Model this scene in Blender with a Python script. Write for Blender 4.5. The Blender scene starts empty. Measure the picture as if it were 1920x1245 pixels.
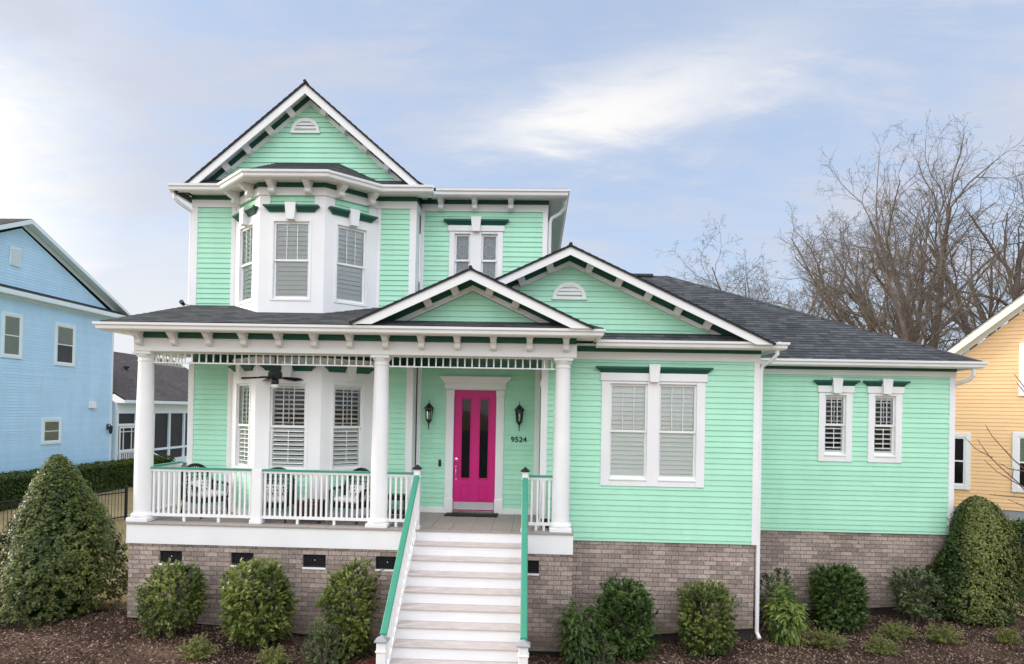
import bpy, math, random
import numpy as np
from mathutils import Matrix, Vector
random.seed(7)
RS = np.random.RandomState(11)
S = bpy.context.scene
COL = S.collection
rad = math.radians

# ------------------------------------------------------------------ materials
def nodes_of(m):
    m.use_nodes = True
    nt = m.node_tree
    return nt, nt.nodes, nt.links, nt.nodes['Principled BSDF']

def paint(name, col, rough=0.55, var=0.06, scale=3.0, bump=0.0, bscale=60.0, spec=0.4, metal=0.0):
    """painted / plain surface with slight weathering so it never reads as one flat tone"""
    m = bpy.data.materials.new(name)
    nt, N, L, B = nodes_of(m)
    tc = N.new('ShaderNodeNewGeometry')
    nz = N.new('ShaderNodeTexNoise'); nz.inputs['Scale'].default_value = scale; nz.inputs['Detail'].default_value = 6
    L.new(tc.outputs['Position'], nz.inputs['Vector'])
    mr = N.new('ShaderNodeMapRange'); mr.inputs[1].default_value = .25; mr.inputs[2].default_value = .75
    mr.inputs[3].default_value = 1 - var; mr.inputs[4].default_value = 1 + var * .6
    L.new(nz.outputs['Fac'], mr.inputs[0])
    mx = N.new('ShaderNodeVectorMath'); mx.operation = 'SCALE'
    mx.inputs[0].default_value = col
    L.new(mr.outputs[0], mx.inputs['Scale'])
    L.new(mx.outputs[0], B.inputs['Base Color'])
    B.inputs['Roughness'].default_value = rough
    B.inputs['Specular IOR Level'].default_value = spec
    B.inputs['Metallic'].default_value = metal
    if bump:
        n2 = N.new('ShaderNodeTexNoise'); n2.inputs['Scale'].default_value = bscale; n2.inputs['Detail'].default_value = 4
        L.new(tc.outputs['Position'], n2.inputs['Vector'])
        bp = N.new('ShaderNodeBump'); bp.inputs['Strength'].default_value = bump; bp.inputs['Distance'].default_value = .01
        L.new(n2.outputs['Fac'], bp.inputs['Height']); L.new(bp.outputs[0], B.inputs['Normal'])
    return m

def siding_mat(name, col, ex, tone=.045):
    """painted clapboard: board-to-board tone, butt joints, faint streaks and grime"""
    m = bpy.data.materials.new(name)
    nt, N, L, B = nodes_of(m)
    g = N.new('ShaderNodeNewGeometry')
    sp = N.new('ShaderNodeSeparateXYZ'); L.new(g.outputs['Position'], sp.inputs[0])
    ad = N.new('ShaderNodeMath'); ad.operation = 'ADD'; L.new(sp.outputs[0], ad.inputs[0]); L.new(sp.outputs[1], ad.inputs[1])
    up = N.new('ShaderNodeMath'); up.operation = 'ADD'; up.inputs[1].default_value = ex * 200; L.new(sp.outputs[2], up.inputs[0])
    cb = N.new('ShaderNodeCombineXYZ'); L.new(ad.outputs[0], cb.inputs[0]); L.new(up.outputs[0], cb.inputs[1])
    bt = N.new('ShaderNodeTexBrick'); bt.offset = .41; bt.offset_frequency = 3
    bt.inputs['Color1'].default_value = tuple(c * (1 - tone) for c in col) + (1,); bt.inputs['Color2'].default_value = tuple(min(1, c * (1 + tone)) for c in col) + (1,)
    bt.inputs['Mortar'].default_value = tuple(c * .72 for c in col) + (1,)
    bt.inputs['Scale'].default_value = 1; bt.inputs['Mortar Size'].default_value = .0012; bt.inputs['Mortar Smooth'].default_value = .3
    bt.inputs['Brick Width'].default_value = 3.66; bt.inputs['Row Height'].default_value = ex
    L.new(cb.outputs[0], bt.inputs['Vector'])
    nz = N.new('ShaderNodeTexNoise'); nz.inputs['Scale'].default_value = 1.1; nz.inputs['Detail'].default_value = 7; nz.inputs['Roughness'].default_value = .65
    mp = N.new('ShaderNodeMapping'); mp.inputs['Scale'].default_value = (1.6, .45, 1); L.new(cb.outputs[0], mp.inputs['Vector']); L.new(mp.outputs[0], nz.inputs['Vector'])
    mr = N.new('ShaderNodeMapRange'); mr.inputs[1].default_value = .25; mr.inputs[2].default_value = .75; mr.inputs[3].default_value = .90; mr.inputs[4].default_value = 1.05
    L.new(nz.outputs['Fac'], mr.inputs[0])
    vs = N.new('ShaderNodeVectorMath'); vs.operation = 'SCALE'; L.new(bt.outputs['Color'], vs.inputs[0]); L.new(mr.outputs[0], vs.inputs['Scale'])
    L.new(vs.outputs[0], B.inputs['Base Color']); B.inputs['Roughness'].default_value = .5; B.inputs['Specular IOR Level'].default_value = .4
    n2 = N.new('ShaderNodeTexNoise'); n2.inputs['Scale'].default_value = 1.0; n2.inputs['Detail'].default_value = 5
    m2 = N.new('ShaderNodeMapping'); m2.inputs['Scale'].default_value = (2.2, 30, 1); L.new(cb.outputs[0], m2.inputs['Vector']); L.new(m2.outputs[0], n2.inputs['Vector'])
    bp = N.new('ShaderNodeBump'); bp.inputs['Strength'].default_value = .25; bp.inputs['Distance'].default_value = .006; L.new(n2.outputs['Fac'], bp.inputs['Height']); L.new(bp.outputs[0], B.inputs['Normal'])
    return m

def brick_mat(name):
    m = bpy.data.materials.new(name)
    nt, N, L, B = nodes_of(m)
    g = N.new('ShaderNodeNewGeometry')
    sp = N.new('ShaderNodeSeparateXYZ'); L.new(g.outputs['Position'], sp.inputs[0])
    ad = N.new('ShaderNodeMath'); ad.operation = 'ADD'
    L.new(sp.outputs[0], ad.inputs[0]); L.new(sp.outputs[1], ad.inputs[1])
    cb = N.new('ShaderNodeCombineXYZ'); L.new(ad.outputs[0], cb.inputs[0]); L.new(sp.outputs[2], cb.inputs[1])
    # slight wobble of the joints
    wn = N.new('ShaderNodeTexNoise'); wn.inputs['Scale'].default_value = 9
    L.new(cb.outputs[0], wn.inputs['Vector'])
    ws = N.new('ShaderNodeVectorMath'); ws.operation = 'MULTIPLY_ADD'
    ws.inputs[1].default_value = (.008, .008, 0); L.new(wn.outputs['Color'], ws.inputs[0]); L.new(cb.outputs[0], ws.inputs[2])
    bt = N.new('ShaderNodeTexBrick')
    bt.offset = .5; bt.squash = 1
    bt.inputs['Color1'].default_value = (.43, .345, .295, 1); bt.inputs['Color2'].default_value = (.225, .175, .152, 1)
    bt.inputs['Mortar'].default_value = (.145, .122, .108, 1)
    bt.inputs['Scale'].default_value = 1; bt.inputs['Mortar Size'].default_value = .006
    bt.inputs['Mortar Smooth'].default_value = .25; bt.inputs['Bias'].default_value = -.15
    bt.inputs['Brick Width'].default_value = .235; bt.inputs['Row Height'].default_value = .083
    L.new(ws.outputs[0], bt.inputs['Vector'])
    nz = N.new('ShaderNodeTexNoise'); nz.inputs['Scale'].default_value = 38; nz.inputs['Detail'].default_value = 8; nz.inputs['Roughness'].default_value = .7
    mp = N.new('ShaderNodeMapping'); mp.inputs['Scale'].default_value = (1, .35, 1)
    L.new(cb.outputs[0], mp.inputs['Vector']); L.new(mp.outputs[0], nz.inputs['Vector'])
    mr = N.new('ShaderNodeMapRange'); mr.inputs[1].default_value = .3; mr.inputs[2].default_value = .7; mr.inputs[3].default_value = .55; mr.inputs[4].default_value = 1.5
    L.new(nz.outputs['Fac'], mr.inputs[0])
    big = N.new('ShaderNodeTexNoise'); big.inputs['Scale'].default_value = 1.3; big.inputs['Detail'].default_value = 3
    L.new(cb.outputs[0], big.inputs['Vector'])
    mr2 = N.new('ShaderNodeMapRange'); mr2.inputs[1].default_value = .3; mr2.inputs[2].default_value = .7; mr2.inputs[3].default_value = .78; mr2.inputs[4].default_value = 1.15
    L.new(big.outputs['Fac'], mr2.inputs[0])
    mm = N.new('ShaderNodeMath'); mm.operation = 'MULTIPLY'; L.new(mr.outputs[0], mm.inputs[0]); L.new(mr2.outputs[0], mm.inputs[1])
    vs = N.new('ShaderNodeVectorMath'); vs.operation = 'SCALE'
    L.new(bt.outputs['Color'], vs.inputs[0]); L.new(mm.outputs[0], vs.inputs['Scale'])
    # splashed soil along the lowest courses
    so = N.new('ShaderNodeMath'); so.operation = 'MULTIPLY_ADD'; so.inputs[1].default_value = .55; L.new(big.outputs['Fac'], so.inputs[0]); L.new(sp.outputs[2], so.inputs[2])
    sr = N.new('ShaderNodeMapRange'); sr.inputs[1].default_value = -1.25; sr.inputs[2].default_value = -1.68; sr.inputs[3].default_value = 0; sr.inputs[4].default_value = .7; L.new(so.outputs[0], sr.inputs[0])
    sm = N.new('ShaderNodeMix'); sm.data_type = 'RGBA'; L.new(sr.outputs[0], sm.inputs['Factor']); L.new(vs.outputs[0], sm.inputs['A']); sm.inputs['B'].default_value = (.19, .145, .115, 1)
    L.new(sm.outputs['Result'], B.inputs['Base Color'])
    B.inputs['Roughness'].default_value = .9
    bp = N.new('ShaderNodeBump'); bp.inputs['Strength'].default_value = .7; bp.inputs['Distance'].default_value = .012; bp.invert = True
    L.new(bt.outputs['Fac'], bp.inputs['Height'])
    bp2 = N.new('ShaderNodeBump'); bp2.inputs['Strength'].default_value = .35; bp2.inputs['Distance'].default_value = .008
    L.new(nz.outputs['Fac'], bp2.inputs['Height']); L.new(bp.outputs[0], bp2.inputs['Normal'])
    L.new(bp2.outputs[0], B.inputs['Normal'])
    return m

def shingle_mat(name, c1, c2):
    m = bpy.data.materials.new(name)
    nt, N, L, B = nodes_of(m)
    uv = N.new('ShaderNodeUVMap')
    bt = N.new('ShaderNodeTexBrick'); bt.offset = .37; bt.offset_frequency = 2; bt.squash = .8; bt.squash_frequency = 3
    bt.inputs['Color1'].default_value = (*c1, 1); bt.inputs['Color2'].default_value = (*c2, 1)
    bt.inputs['Mortar'].default_value = tuple(x * .6 for x in c2) + (1,)
    bt.inputs['Scale'].default_value = 1; bt.inputs['Mortar Size'].default_value = .005; bt.inputs['Bias'].default_value = 0
    bt.inputs['Brick Width'].default_value = .21; bt.inputs['Row Height'].default_value = .14
    L.new(uv.outputs[0], bt.inputs['Vector'])
    nz = N.new('ShaderNodeTexNoise'); nz.inputs['Scale'].default_value = 140; nz.inputs['Detail'].default_value = 3
    L.new(uv.outputs[0], nz.inputs['Vector'])
    big = N.new('ShaderNodeTexNoise'); big.inputs['Scale'].default_value = .8; big.inputs['Detail'].default_value = 5
    L.new(uv.outputs[0], big.inputs['Vector'])
    a = N.new('ShaderNodeMapRange'); a.inputs[1].default_value = .3; a.inputs[2].default_value = .7; a.inputs[3].default_value = .65; a.inputs[4].default_value = 1.35
    L.new(nz.outputs['Fac'], a.inputs[0])
    b = N.new('ShaderNodeMapRange'); b.inputs[1].default_value = .3; b.inputs[2].default_value = .7; b.inputs[3].default_value = .85; b.inputs[4].default_value = 1.15
    L.new(big.outputs['Fac'], b.inputs[0])
    mm = N.new('ShaderNodeMath'); mm.operation = 'MULTIPLY'; L.new(a.outputs[0], mm.inputs[0]); L.new(b.outputs[0], mm.inputs[1])
    vs = N.new('ShaderNodeVectorMath'); vs.operation = 'SCALE'
    L.new(bt.outputs['Color'], vs.inputs[0]); L.new(mm.outputs[0], vs.inputs['Scale'])
    L.new(vs.outputs[0], B.inputs['Base Color']); B.inputs['Roughness'].default_value = .9
    bp = N.new('ShaderNodeBump'); bp.inputs['Strength'].default_value = .6; bp.inputs['Distance'].default_value = .01
    L.new(nz.outputs['Fac'], bp.inputs['Height']); L.new(bp.outputs[0], B.inputs['Normal'])
    return m

def glass_mat(name, tint=(.95, .98, .97), refl=1.0, ior=1.5):
    m = bpy.data.materials.new(name)
    m.use_nodes = True
    nt = m.node_tree; N, L = nt.nodes, nt.links
    N.remove(N['Principled BSDF'])
    out = N['Material Output']
    tr = N.new('ShaderNodeBsdfTransparent'); tr.inputs[0].default_value = (*tint, 1)
    gl = N.new('ShaderNodeBsdfGlossy'); gl.inputs['Roughness'].default_value = .03; gl.inputs[0].default_value = (refl, refl, refl, 1)
    fr = N.new('ShaderNodeFresnel'); fr.inputs['IOR'].default_value = ior
    nz = N.new('ShaderNodeTexNoise'); nz.inputs['Scale'].default_value = 1.5
    g = N.new('ShaderNodeNewGeometry'); L.new(g.outputs['Position'], nz.inputs['Vector'])
    bp = N.new('ShaderNodeBump'); bp.inputs['Strength'].default_value = .05; bp.inputs['Distance'].default_value = .05
    L.new(nz.outputs['Fac'], bp.inputs['Height']); L.new(bp.outputs[0], gl.inputs['Normal'])
    mx = N.new('ShaderNodeMixShader')
    L.new(fr.outputs[0], mx.inputs[0]); L.new(tr.outputs[0], mx.inputs[1]); L.new(gl.outputs[0], mx.inputs[2])
    L.new(mx.outputs[0], out.inputs['Surface'])
    return m

def leaf_mat(name, dark, light, rough=.42, spec=.5, trans=.25):
    """foliage: every leaf has its own tone (face attribute 'tone')"""
    m = bpy.data.materials.new(name)
    nt, N, L, B = nodes_of(m)
    at = N.new('ShaderNodeAttribute'); at.attribute_name = 'tone'
    rp = N.new('ShaderNodeValToRGB')
    rp.color_ramp.elements[0].color = (*dark, 1); rp.color_ramp.elements[1].color = (*light, 1)
    L.new(at.outputs['Fac'], rp.inputs[0]); L.new(rp.outputs[0], B.inputs['Base Color'])
    B.inputs['Roughness'].default_value = rough; B.inputs['Specular IOR Level'].default_value = spec
    tl = N.new('ShaderNodeBsdfTranslucent'); L.new(rp.outputs[0], tl.inputs[0])
    mx = N.new('ShaderNodeMixShader'); mx.inputs[0].default_value = trans
    L.new(B.outputs[0], mx.inputs[1]); L.new(tl.outputs[0], mx.inputs[2])
    L.new(mx.outputs[0], N['Material Output'].inputs['Surface'])
    return m

def ground_mat(name, cols, scale, bump):
    m = bpy.data.materials.new(name)
    nt, N, L, B = nodes_of(m)
    g = N.new('ShaderNodeNewGeometry')
    n1 = N.new('ShaderNodeTexNoise'); n1.inputs['Scale'].default_value = scale; n1.inputs['Detail'].default_value = 10; n1.inputs['Roughness'].default_value = .75
    n2 = N.new('ShaderNodeTexNoise'); n2.inputs['Scale'].default_value = scale * .04; n2.inputs['Detail'].default_value = 4
    L.new(g.outputs['Position'], n1.inputs['Vector']); L.new(g.outputs['Position'], n2.inputs['Vector'])
    md = N.new('ShaderNodeMath'); md.operation = 'MULTIPLY_ADD'; md.inputs[1].default_value = .45
    ms = N.new('ShaderNodeMath'); ms.operation = 'MULTIPLY'; ms.inputs[1].default_value = .55
    L.new(n1.outputs['Fac'], ms.inputs[0]); L.new(n2.outputs['Fac'], md.inputs[0]); L.new(ms.outputs[0], md.inputs[2])
    rp = N.new('ShaderNodeValToRGB')
    e = rp.color_ramp.elements
    e[0].position = .35; e[0].color = (*cols[0], 1); e[1].position = .66; e[1].color = (*cols[-1], 1)
    if len(cols) == 3:
        x = e.new(.5); x.color = (*cols[1], 1)
    L.new(md.outputs[0], rp.inputs[0]); L.new(rp.outputs[0], B.inputs['Base Color'])
    B.inputs['Roughness'].default_value = .95; B.inputs['Specular IOR Level'].default_value = .15
    bp = N.new('ShaderNodeBump'); bp.inputs['Strength'].default_value = bump; bp.inputs['Distance'].default_value = .04
    L.new(n1.outputs['Fac'], bp.inputs['Height']); L.new(bp.outputs[0], B.inputs['Normal'])
    return m

M = dict(
    mint=siding_mat('mint_siding', (.425, .80, .59), .1016, .03),
    white=paint('white_trim', (.84, .84, .845), .45, .06, 1.6, .06, 25),
    green=paint('dark_green_trim', (.012, .098, .068), .45, .10, 4),
    litgreen=paint('lit_green_rail_cap', (.05, .28, .185), .5, .08, 5),  # same green as the trim, lightened in colour like sky-lit tops
    pink=paint('magenta_door_paint', (.62, .014, .20), .35, .06, 4),
    brick=brick_mat('taupe_brick'),
    mortar=paint('dark_footing', (.05, .042, .038), .95, .3, 8, .4, 30),
    shingle=shingle_mat('charcoal_shingles', (.105, .112, .12), (.042, .045, .05)),
    edge=paint('shingle_edge', (.03, .03, .034), .9, .2, 12),
    brownroof=shingle_mat('brown_grey_shingles', (.15, .125, .115), (.09, .075, .07)),
    deck=paint('taupe_decking', (.36, .31, .285), .7, .12, 9, .2, 60),
    tread=paint('taupe_stair_tread', (.58, .515, .485), .7, .13, 6, .25, 50),
    louver=paint('shutter_white', (.92, .93, .90), .5, .03, 3),
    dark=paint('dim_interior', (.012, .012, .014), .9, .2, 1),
    glass=glass_mat('window_glass'),
    skyglass=glass_mat('coated_glass', (.93, .98, .98), 1.0, 1.95),
    black=paint('black_metal', (.012, .012, .013), .4, .2, 10, spec=.5),
    fanblade=paint('fan_blade', (.014, .012, .011), .85, .2, 12, spec=.08),
    ventmesh=paint('vent_grille', (.02, .022, .028), .5, .2, 10),
    chrome=paint('satin_nickel', (.75, .75, .74), .22, .05, 10, metal=1.0),
    kick=paint('brushed_steel', (.62, .62, .62), .38, .05, 10, metal=.7),
    wicker=paint('black_wicker', (.012, .011, .011), .5, .3, 40, .6, 120),
    cushion=paint('white_cushion', (.72, .72, .73), .9, .08, 14, .2, 90),
    brown=paint('brown_wood', (.085, .032, .022), .5, .3, 14),
    rubber=paint('black_mat', (.015, .015, .016), .85, .2, 30, .4, 200),
    blue=siding_mat('sky_blue_siding', (.50, .755, .97), .118, .03),
    bluetrim=paint('pale_blue_trim', (.72, .84, .89), .5, .03, 2),
    orange=siding_mat('apricot_siding', (.93, .605, .315), .103, .03),
    cream=paint('cream_trim', (.85, .82, .72), .5, .03, 2),
    grey=paint('grey_foundation', (.33, .34, .35), .9, .1, 6, .2, 40),
    blind=paint('window_blind', (.42, .47, .40), .7, .06, 4),
    curtain=paint('sheer_curtain', (.50, .60, .72), .8, .18, 9),
    screen=paint('dark_screen', (.018, .021, .026), .5, .3, 1.5),
    bark=paint('grey_brown_bark', (.155, .128, .105), .9, .3, 3, .5, 20),
    barkdark=paint('dark_bark', (.105, .078, .062), .9, .3, 3, .5, 20),
    twig=paint('reddish_twig', (.16, .085, .065), .8, .2, 30),
    stem=paint('shrub_stem', (.15, .12, .095), .9, .3, 20, .4, 80),
    mulch=ground_mat('brown_mulch', [(.02, .012, .009), (.075, .043, .031), (.22, .14, .10)], 34, 1.0),
    asphalt=paint('asphalt', (.055, .055, .058), .9, .2, 8, .4, 80),
    lawn=ground_mat('dormant_lawn', [(.20, .15, .07), (.34, .26, .135), (.44, .35, .20)], 14, .5),
    leafcone=leaf_mat('holly_leaf', (.018, .044, .007), (.25, .275, .075), .38, .33),
    leafshrub=leaf_mat('shrub_leaf', (.024, .055, .010), (.26, .30, .07), .38, .33),
    leafdark=leaf_mat('dark_leaf', (.014, .042, .010), (.115, .175, .04), .38, .33),
    leafgrey=leaf_mat('greyish_leaf', (.04, .062, .024), (.20, .235, .105), .38, .33),
    leaflime=leaf_mat('lime_leaf', (.028, .075, .012), (.30, .38, .085), .38, .33),
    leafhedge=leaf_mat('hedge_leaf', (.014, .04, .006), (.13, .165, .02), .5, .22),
    leafjuniper=leaf_mat('juniper_spray', (.07, .10, .02), (.33, .34, .09), .5, .22),
    blackfuzz=leaf_mat('black_fuzz', (.008, .006, .007), (.03, .022, .024), .5, .22, .05),
    leafred=leaf_mat('red_leaf', (.14, .02, .012), (.34, .06, .03), .5, .22),
    straw=leaf_mat('straw_blade', (.22, .17, .08), (.46, .38, .22), .8, .2),
    chip=leaf_mat('mulch_chip', (.05, .026, .018), (.47, .33, .25), .9, .2, .0),
)

# ------------------------------------------------------------------ mesh builder
class MB:
    def __init__(s, M4=None):
        s.v = []; s.f = []; s.mi = []; s.uv = {}; s.mats = []; s.M = M4
    def slot(s, m):
        m = M[m] if isinstance(m, str) else m
        if m not in s.mats: s.mats.append(m)
        return s.mats.index(m)
    def add(s, pts, m, uv=None):
        b = len(s.v)
        if s.M is not None: pts = [s.M @ Vector(p) for p in pts]
        s.v += [tuple(p) for p in pts]
        s.f.append(tuple(range(b, b + len(pts)))); s.mi.append(s.slot(m))
        if uv: s.uv[len(s.f) - 1] = uv
    def mesh(s, verts, faces, m):
        b = len(s.v)
        if s.M is not None: verts = [s.M @ Vector(p) for p in verts]
        s.v += [tuple(p) for p in verts]
        k = s.slot(m)
        for f in faces:
            s.f.append(tuple(i + b for i in f)); s.mi.append(k)
    def box(s, x0, x1, y0, y1, z0, z1, m):
        V = [(x0, y0, z0), (x1, y0, z0), (x1, y1, z0), (x0, y1, z0), (x0, y0, z1), (x1, y0, z1), (x1, y1, z1), (x0, y1, z1)]
        s.mesh(V, [(0, 3, 2, 1), (4, 5, 6, 7), (0, 1, 5, 4), (1, 2, 6, 5), (2, 3, 7, 6), (3, 0, 4, 7)], m)
    def bbox(s, x0, x1, y0, y1, z0, z1, m, r=.008):
        """box with chamfered vertical/horizontal front edges (all 12 edges bevelled)"""
        r = min(r, (x1 - x0) * .3, (y1 - y0) * .3, (z1 - z0) * .3)
        V = []; idx = {}
        for i, x in enumerate((x0, x1)):
            for j, y in enumerate((y0, y1)):
                for k, z in enumerate((z0, z1)):
                    sx, sy, sz = (r if i == 0 else -r), (r if j == 0 else -r), (r if k == 0 else -r)
                    for a, p in enumerate(((x, y + sy, z + sz), (x + sx, y, z + sz), (x + sx, y + sy, z))):
                        idx[i, j, k, a] = len(V); V.append(p)
        F = []
        for i in (0, 1): F.append([idx[i, j, k, 0] for j, k in ((0, 0), (1, 0), (1, 1), (0, 1))])
        for j in (0, 1): F.append([idx[i, j, k, 1] for i, k in ((0, 0), (1, 0), (1, 1), (0, 1))])
        for k in (0, 1): F.append([idx[i, j, k, 2] for i, j in ((0, 0), (1, 0), (1, 1), (0, 1))])
        for a, b in ((0, 0), (0, 1), (1, 0), (1, 1)):
            F.append([idx[0, a, b, 1], idx[1, a, b, 1], idx[1, a, b, 2], idx[0, a, b, 2]])
            F.append([idx[a, 0, b, 0], idx[a, 1, b, 0], idx[a, 1, b, 2], idx[a, 0, b, 2]])
            F.append([idx[a, b, 0, 0], idx[a, b, 1, 0], idx[a, b, 1, 1], idx[a, b, 0, 1]])
        for i in (0, 1):
            for j in (0, 1):
                for k in (0, 1): F.append([idx[i, j, k, 0], idx[i, j, k, 1], idx[i, j, k, 2]])
        s.mesh(V, F, m)
    def prism(s, poly, ext, m):
        """poly: 3-D planar polygon, ext: 3-D extrusion vector"""
        n = len(poly); e = Vector(ext)
        V = [Vector(p) for p in poly]; V = V + [p + e for p in V]
        F = [tuple(range(n)), tuple(range(2 * n - 1, n - 1, -1))] + [(i, (i + 1) % n, n + (i + 1) % n, n + i) for i in range(n)]
        s.mesh(V, F, m)
    def lathe(s, prof, c, m, n=24, axis='z', sx=1, sy=1):
        V = []; F = []
        for r, z in prof:
            for k in range(n):
                a = 2 * math.pi * k / n
                if axis == 'z': V.append((c[0] + r * sx * math.cos(a), c[1] + r * sy * math.sin(a), c[2] + z))
                else: V.append((c[0] + r * math.cos(a), c[1] + z, c[2] + r * math.sin(a)))
        for i in range(len(prof) - 1):
            for k in range(n):
                F.append((i * n + k, i * n + (k + 1) % n, (i + 1) * n + (k + 1) % n, (i + 1) * n + k))
        F.append(tuple(range(n))[::-1]); F.append(tuple(range((len(prof) - 1) * n, len(prof) * n)))
        s.mesh(V, F, m)
    def tube(s, pts, r, m, n=6, cap=True):
        pts = [Vector(p) for p in pts]
        rs = r if isinstance(r, (list, tuple)) else [r] * len(pts)
        V = []; F = []
        ref = None
        for i, p in enumerate(pts):
            d = (pts[min(i + 1, len(pts) - 1)] - pts[max(i - 1, 0)])
            d = d.normalized() if d.length > 1e-9 else Vector((0, 0, 1))
            if ref is None:
                ref = d.cross(Vector((0, 0, 1)) if abs(d.z) < .9 else Vector((1, 0, 0))).normalized()
            ref = (ref - d * ref.dot(d)).normalized(); b = d.cross(ref)
            for k in range(n):
                a = 2 * math.pi * k / n
                V.append(p + (ref * math.cos(a) + b * math.sin(a)) * rs[i])
        for i in range(len(pts) - 1):
            for k in range(n):
                F.append((i * n + k, i * n + (k + 1) % n, (i + 1) * n + (k + 1) % n, (i + 1) * n + k))
        if cap:
            F.append(tuple(range(n))[::-1]); F.append(tuple(range((len(pts) - 1) * n, len(pts) * n)))
        s.mesh(V, F, m)
    def sweep(s, path, z, prof, m, closed=False, capends=True):
        """prof [(out, dz)] carried along a plan path [(x, y)], out = right-hand side of travel, mitred"""
        P = [Vector((p[0], p[1])) for p in path]; n = len(P); dirs = []
        for i in range(n - 1): dirs.append((P[i + 1] - P[i]).normalized())
        rows = []
        for i in range(n):
            d0 = dirs[max(i - 1, 0)]; d1 = dirs[min(i, n - 2)]
            n0 = Vector((d0.y, -d0.x)); n1 = Vector((d1.y, -d1.x))
            b = (n0 + n1); b = b / b.length
            k = 1 / max(.3, b.dot(n1))
            rows.append([(P[i].x + b.x * k * o, P[i].y + b.y * k * o, z + dz) for o, dz in prof])
        q = len(prof); V = [p for r in rows for p in r]; F = []
        for i in range(n - 1):
            for j in range(q):
                F.append((i * q + j, (i + 1) * q + j, (i + 1) * q + (j + 1) % q, i * q + (j + 1) % q))
        if capends: F.append(tuple(range(q))); F.append(tuple(range((n - 1) * q, n * q))[::-1])
        s.mesh(V, F, m)
    def lap(s, poly, u, v, n, ex, t, m, v0=0.0, uvs=False, eps=.001):
        """lapped courses (clapboard or shingles) over a convex planar polygon"""
        u, v, n = Vector(u).normalized(), Vector(v).normalized(), Vector(n).normalized()
        poly = [Vector(p) for p in poly]
        t0 = t; base = poly[0]; off = base.dot(n)
        q = [(p.dot(u), p.dot(v) - v0) for p in poly]
        lo, hi = min(p[1] for p in q), max(p[1] for p in q)
        def clip(pl, c, keep_above):
            o = []
            for i in range(len(pl)):
                a, b = pl[i], pl[(i + 1) % len(pl)]
                ia = (a[1] >= c - 1e-9) if keep_above else (a[1] <= c + 1e-9)
                ib = (b[1] >= c - 1e-9) if keep_above else (b[1] <= c + 1e-9)
                if ia: o.append(a)
                if ia != ib:
                    k = (c - a[1]) / (b[1] - a[1]); o.append((a[0] + k * (b[0] - a[0]), c))
            return o
        def P(a, b, o): return u * a + v * (b + v0) + n * (off + o)
        for k in range(math.floor(lo / ex + 1e-6), math.ceil(hi / ex - 1e-6)):
            c0, c1 = k * ex, (k + 1) * ex; t = t0 * random.uniform(.88, 1.12)
            st = clip(clip(q, c0, True), c1, False)
            if len(st) < 3: continue
            s.add([P(a, b, eps + t * (1 - (b - c0) / ex)) for a, b in st], m, [(a, b) for a, b in st] if uvs else None)
            bl = min(b for a, b in st); bt = [a for a, b in st if abs(b - bl) < 1e-6]
            if len(bt) > 1:
                a0, a1 = min(bt), max(bt); h = eps + t * (1 - (bl - c0) / ex)
                s.add([P(a0, bl, 0), P(a1, bl, 0), P(a1, bl, h), P(a0, bl, h)], m, [(a0, bl), (a1, bl), (a1, bl), (a0, bl)] if uvs else None)
    def build(s, name, parent=None, smooth=False):
        me = bpy.data.meshes.new(name)
        me.from_pydata(s.v, [], s.f)
        for m in s.mats: me.materials.append(m)
        me.polygons.foreach_set('material_index', s.mi)
        if s.uv:
            l = me.uv_layers.new(name='UVMap')
            for fi, uvs in s.uv.items():
                p = me.polygons[fi]
                for k, li in enumerate(p.loop_indices): l.data[li].uv = uvs[k]
        if smooth:
            me.polygons.foreach_set('use_smooth', [True] * len(me.polygons))
            try: me.set_sharp_from_angle(angle=rad(35))
            except Exception: pass
        me.update()
        o = bpy.data.objects.new(name, me); COL.objects.link(o)
        attach(o, parent)
        return o

LOC = {}
def wloc(o):
    l = Vector(o.location)
    return l if o.parent is None else LOC.get(o.name, Vector((0, 0, 0)))
def attach(o, parent):
    if parent is None: return
    o.parent = parent
    o.matrix_parent_inverse = Matrix.Translation(-LOC.get(parent.name, Vector((0, 0, 0))))
def thing(name, label, cat, loc=(0, 0, 0), group=None):
    o = bpy.data.objects.new(name, None); COL.objects.link(o)
    o.empty_display_size = .2
    o.location = loc; LOC[o.name] = Vector(loc)
    o['label'] = label; o['category'] = cat
    if group: o['group'] = group
    return o
def tag(o, label, cat, group=None):
    o['label'] = label; o['category'] = cat
    if group: o['group'] = group
    return o
def structure(o): o['kind'] = 'structure'; return o
def stuff(o): o['kind'] = 'stuff'; return o

def cells(x0, x1, z0, z1, holes):
    """rectangle minus rectangular holes, as rectangles"""
    xs = sorted({x0, x1} | {min(max(h[k], x0), x1) for h in holes for k in (0, 1)})
    out = []
    for a, b in zip(xs, xs[1:]):
        if b - a < 1e-5: continue
        hs = sorted([(h[2], h[3]) for h in holes if h[0] < b - 1e-5 and h[1] > a + 1e-5])
        z = z0
        for p, q in hs:
            if p > z: out.append((a, b, z, min(p, z1)))
            z = max(z, q)
        if z < z1: out.append((a, b, z, z1))
    return out

# local wall frame: a = along the wall, b = outwards, c = up
def frame(origin, along, out):
    a = Vector(along).normalized(); b = Vector(out).normalized(); c = Vector((0, 0, 1))
    m = Matrix.Identity(4)
    for i in range(3):
        m[i][0], m[i][1], m[i][2], m[i][3] = a[i], b[i], c[i], origin[i]
    return m
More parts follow.
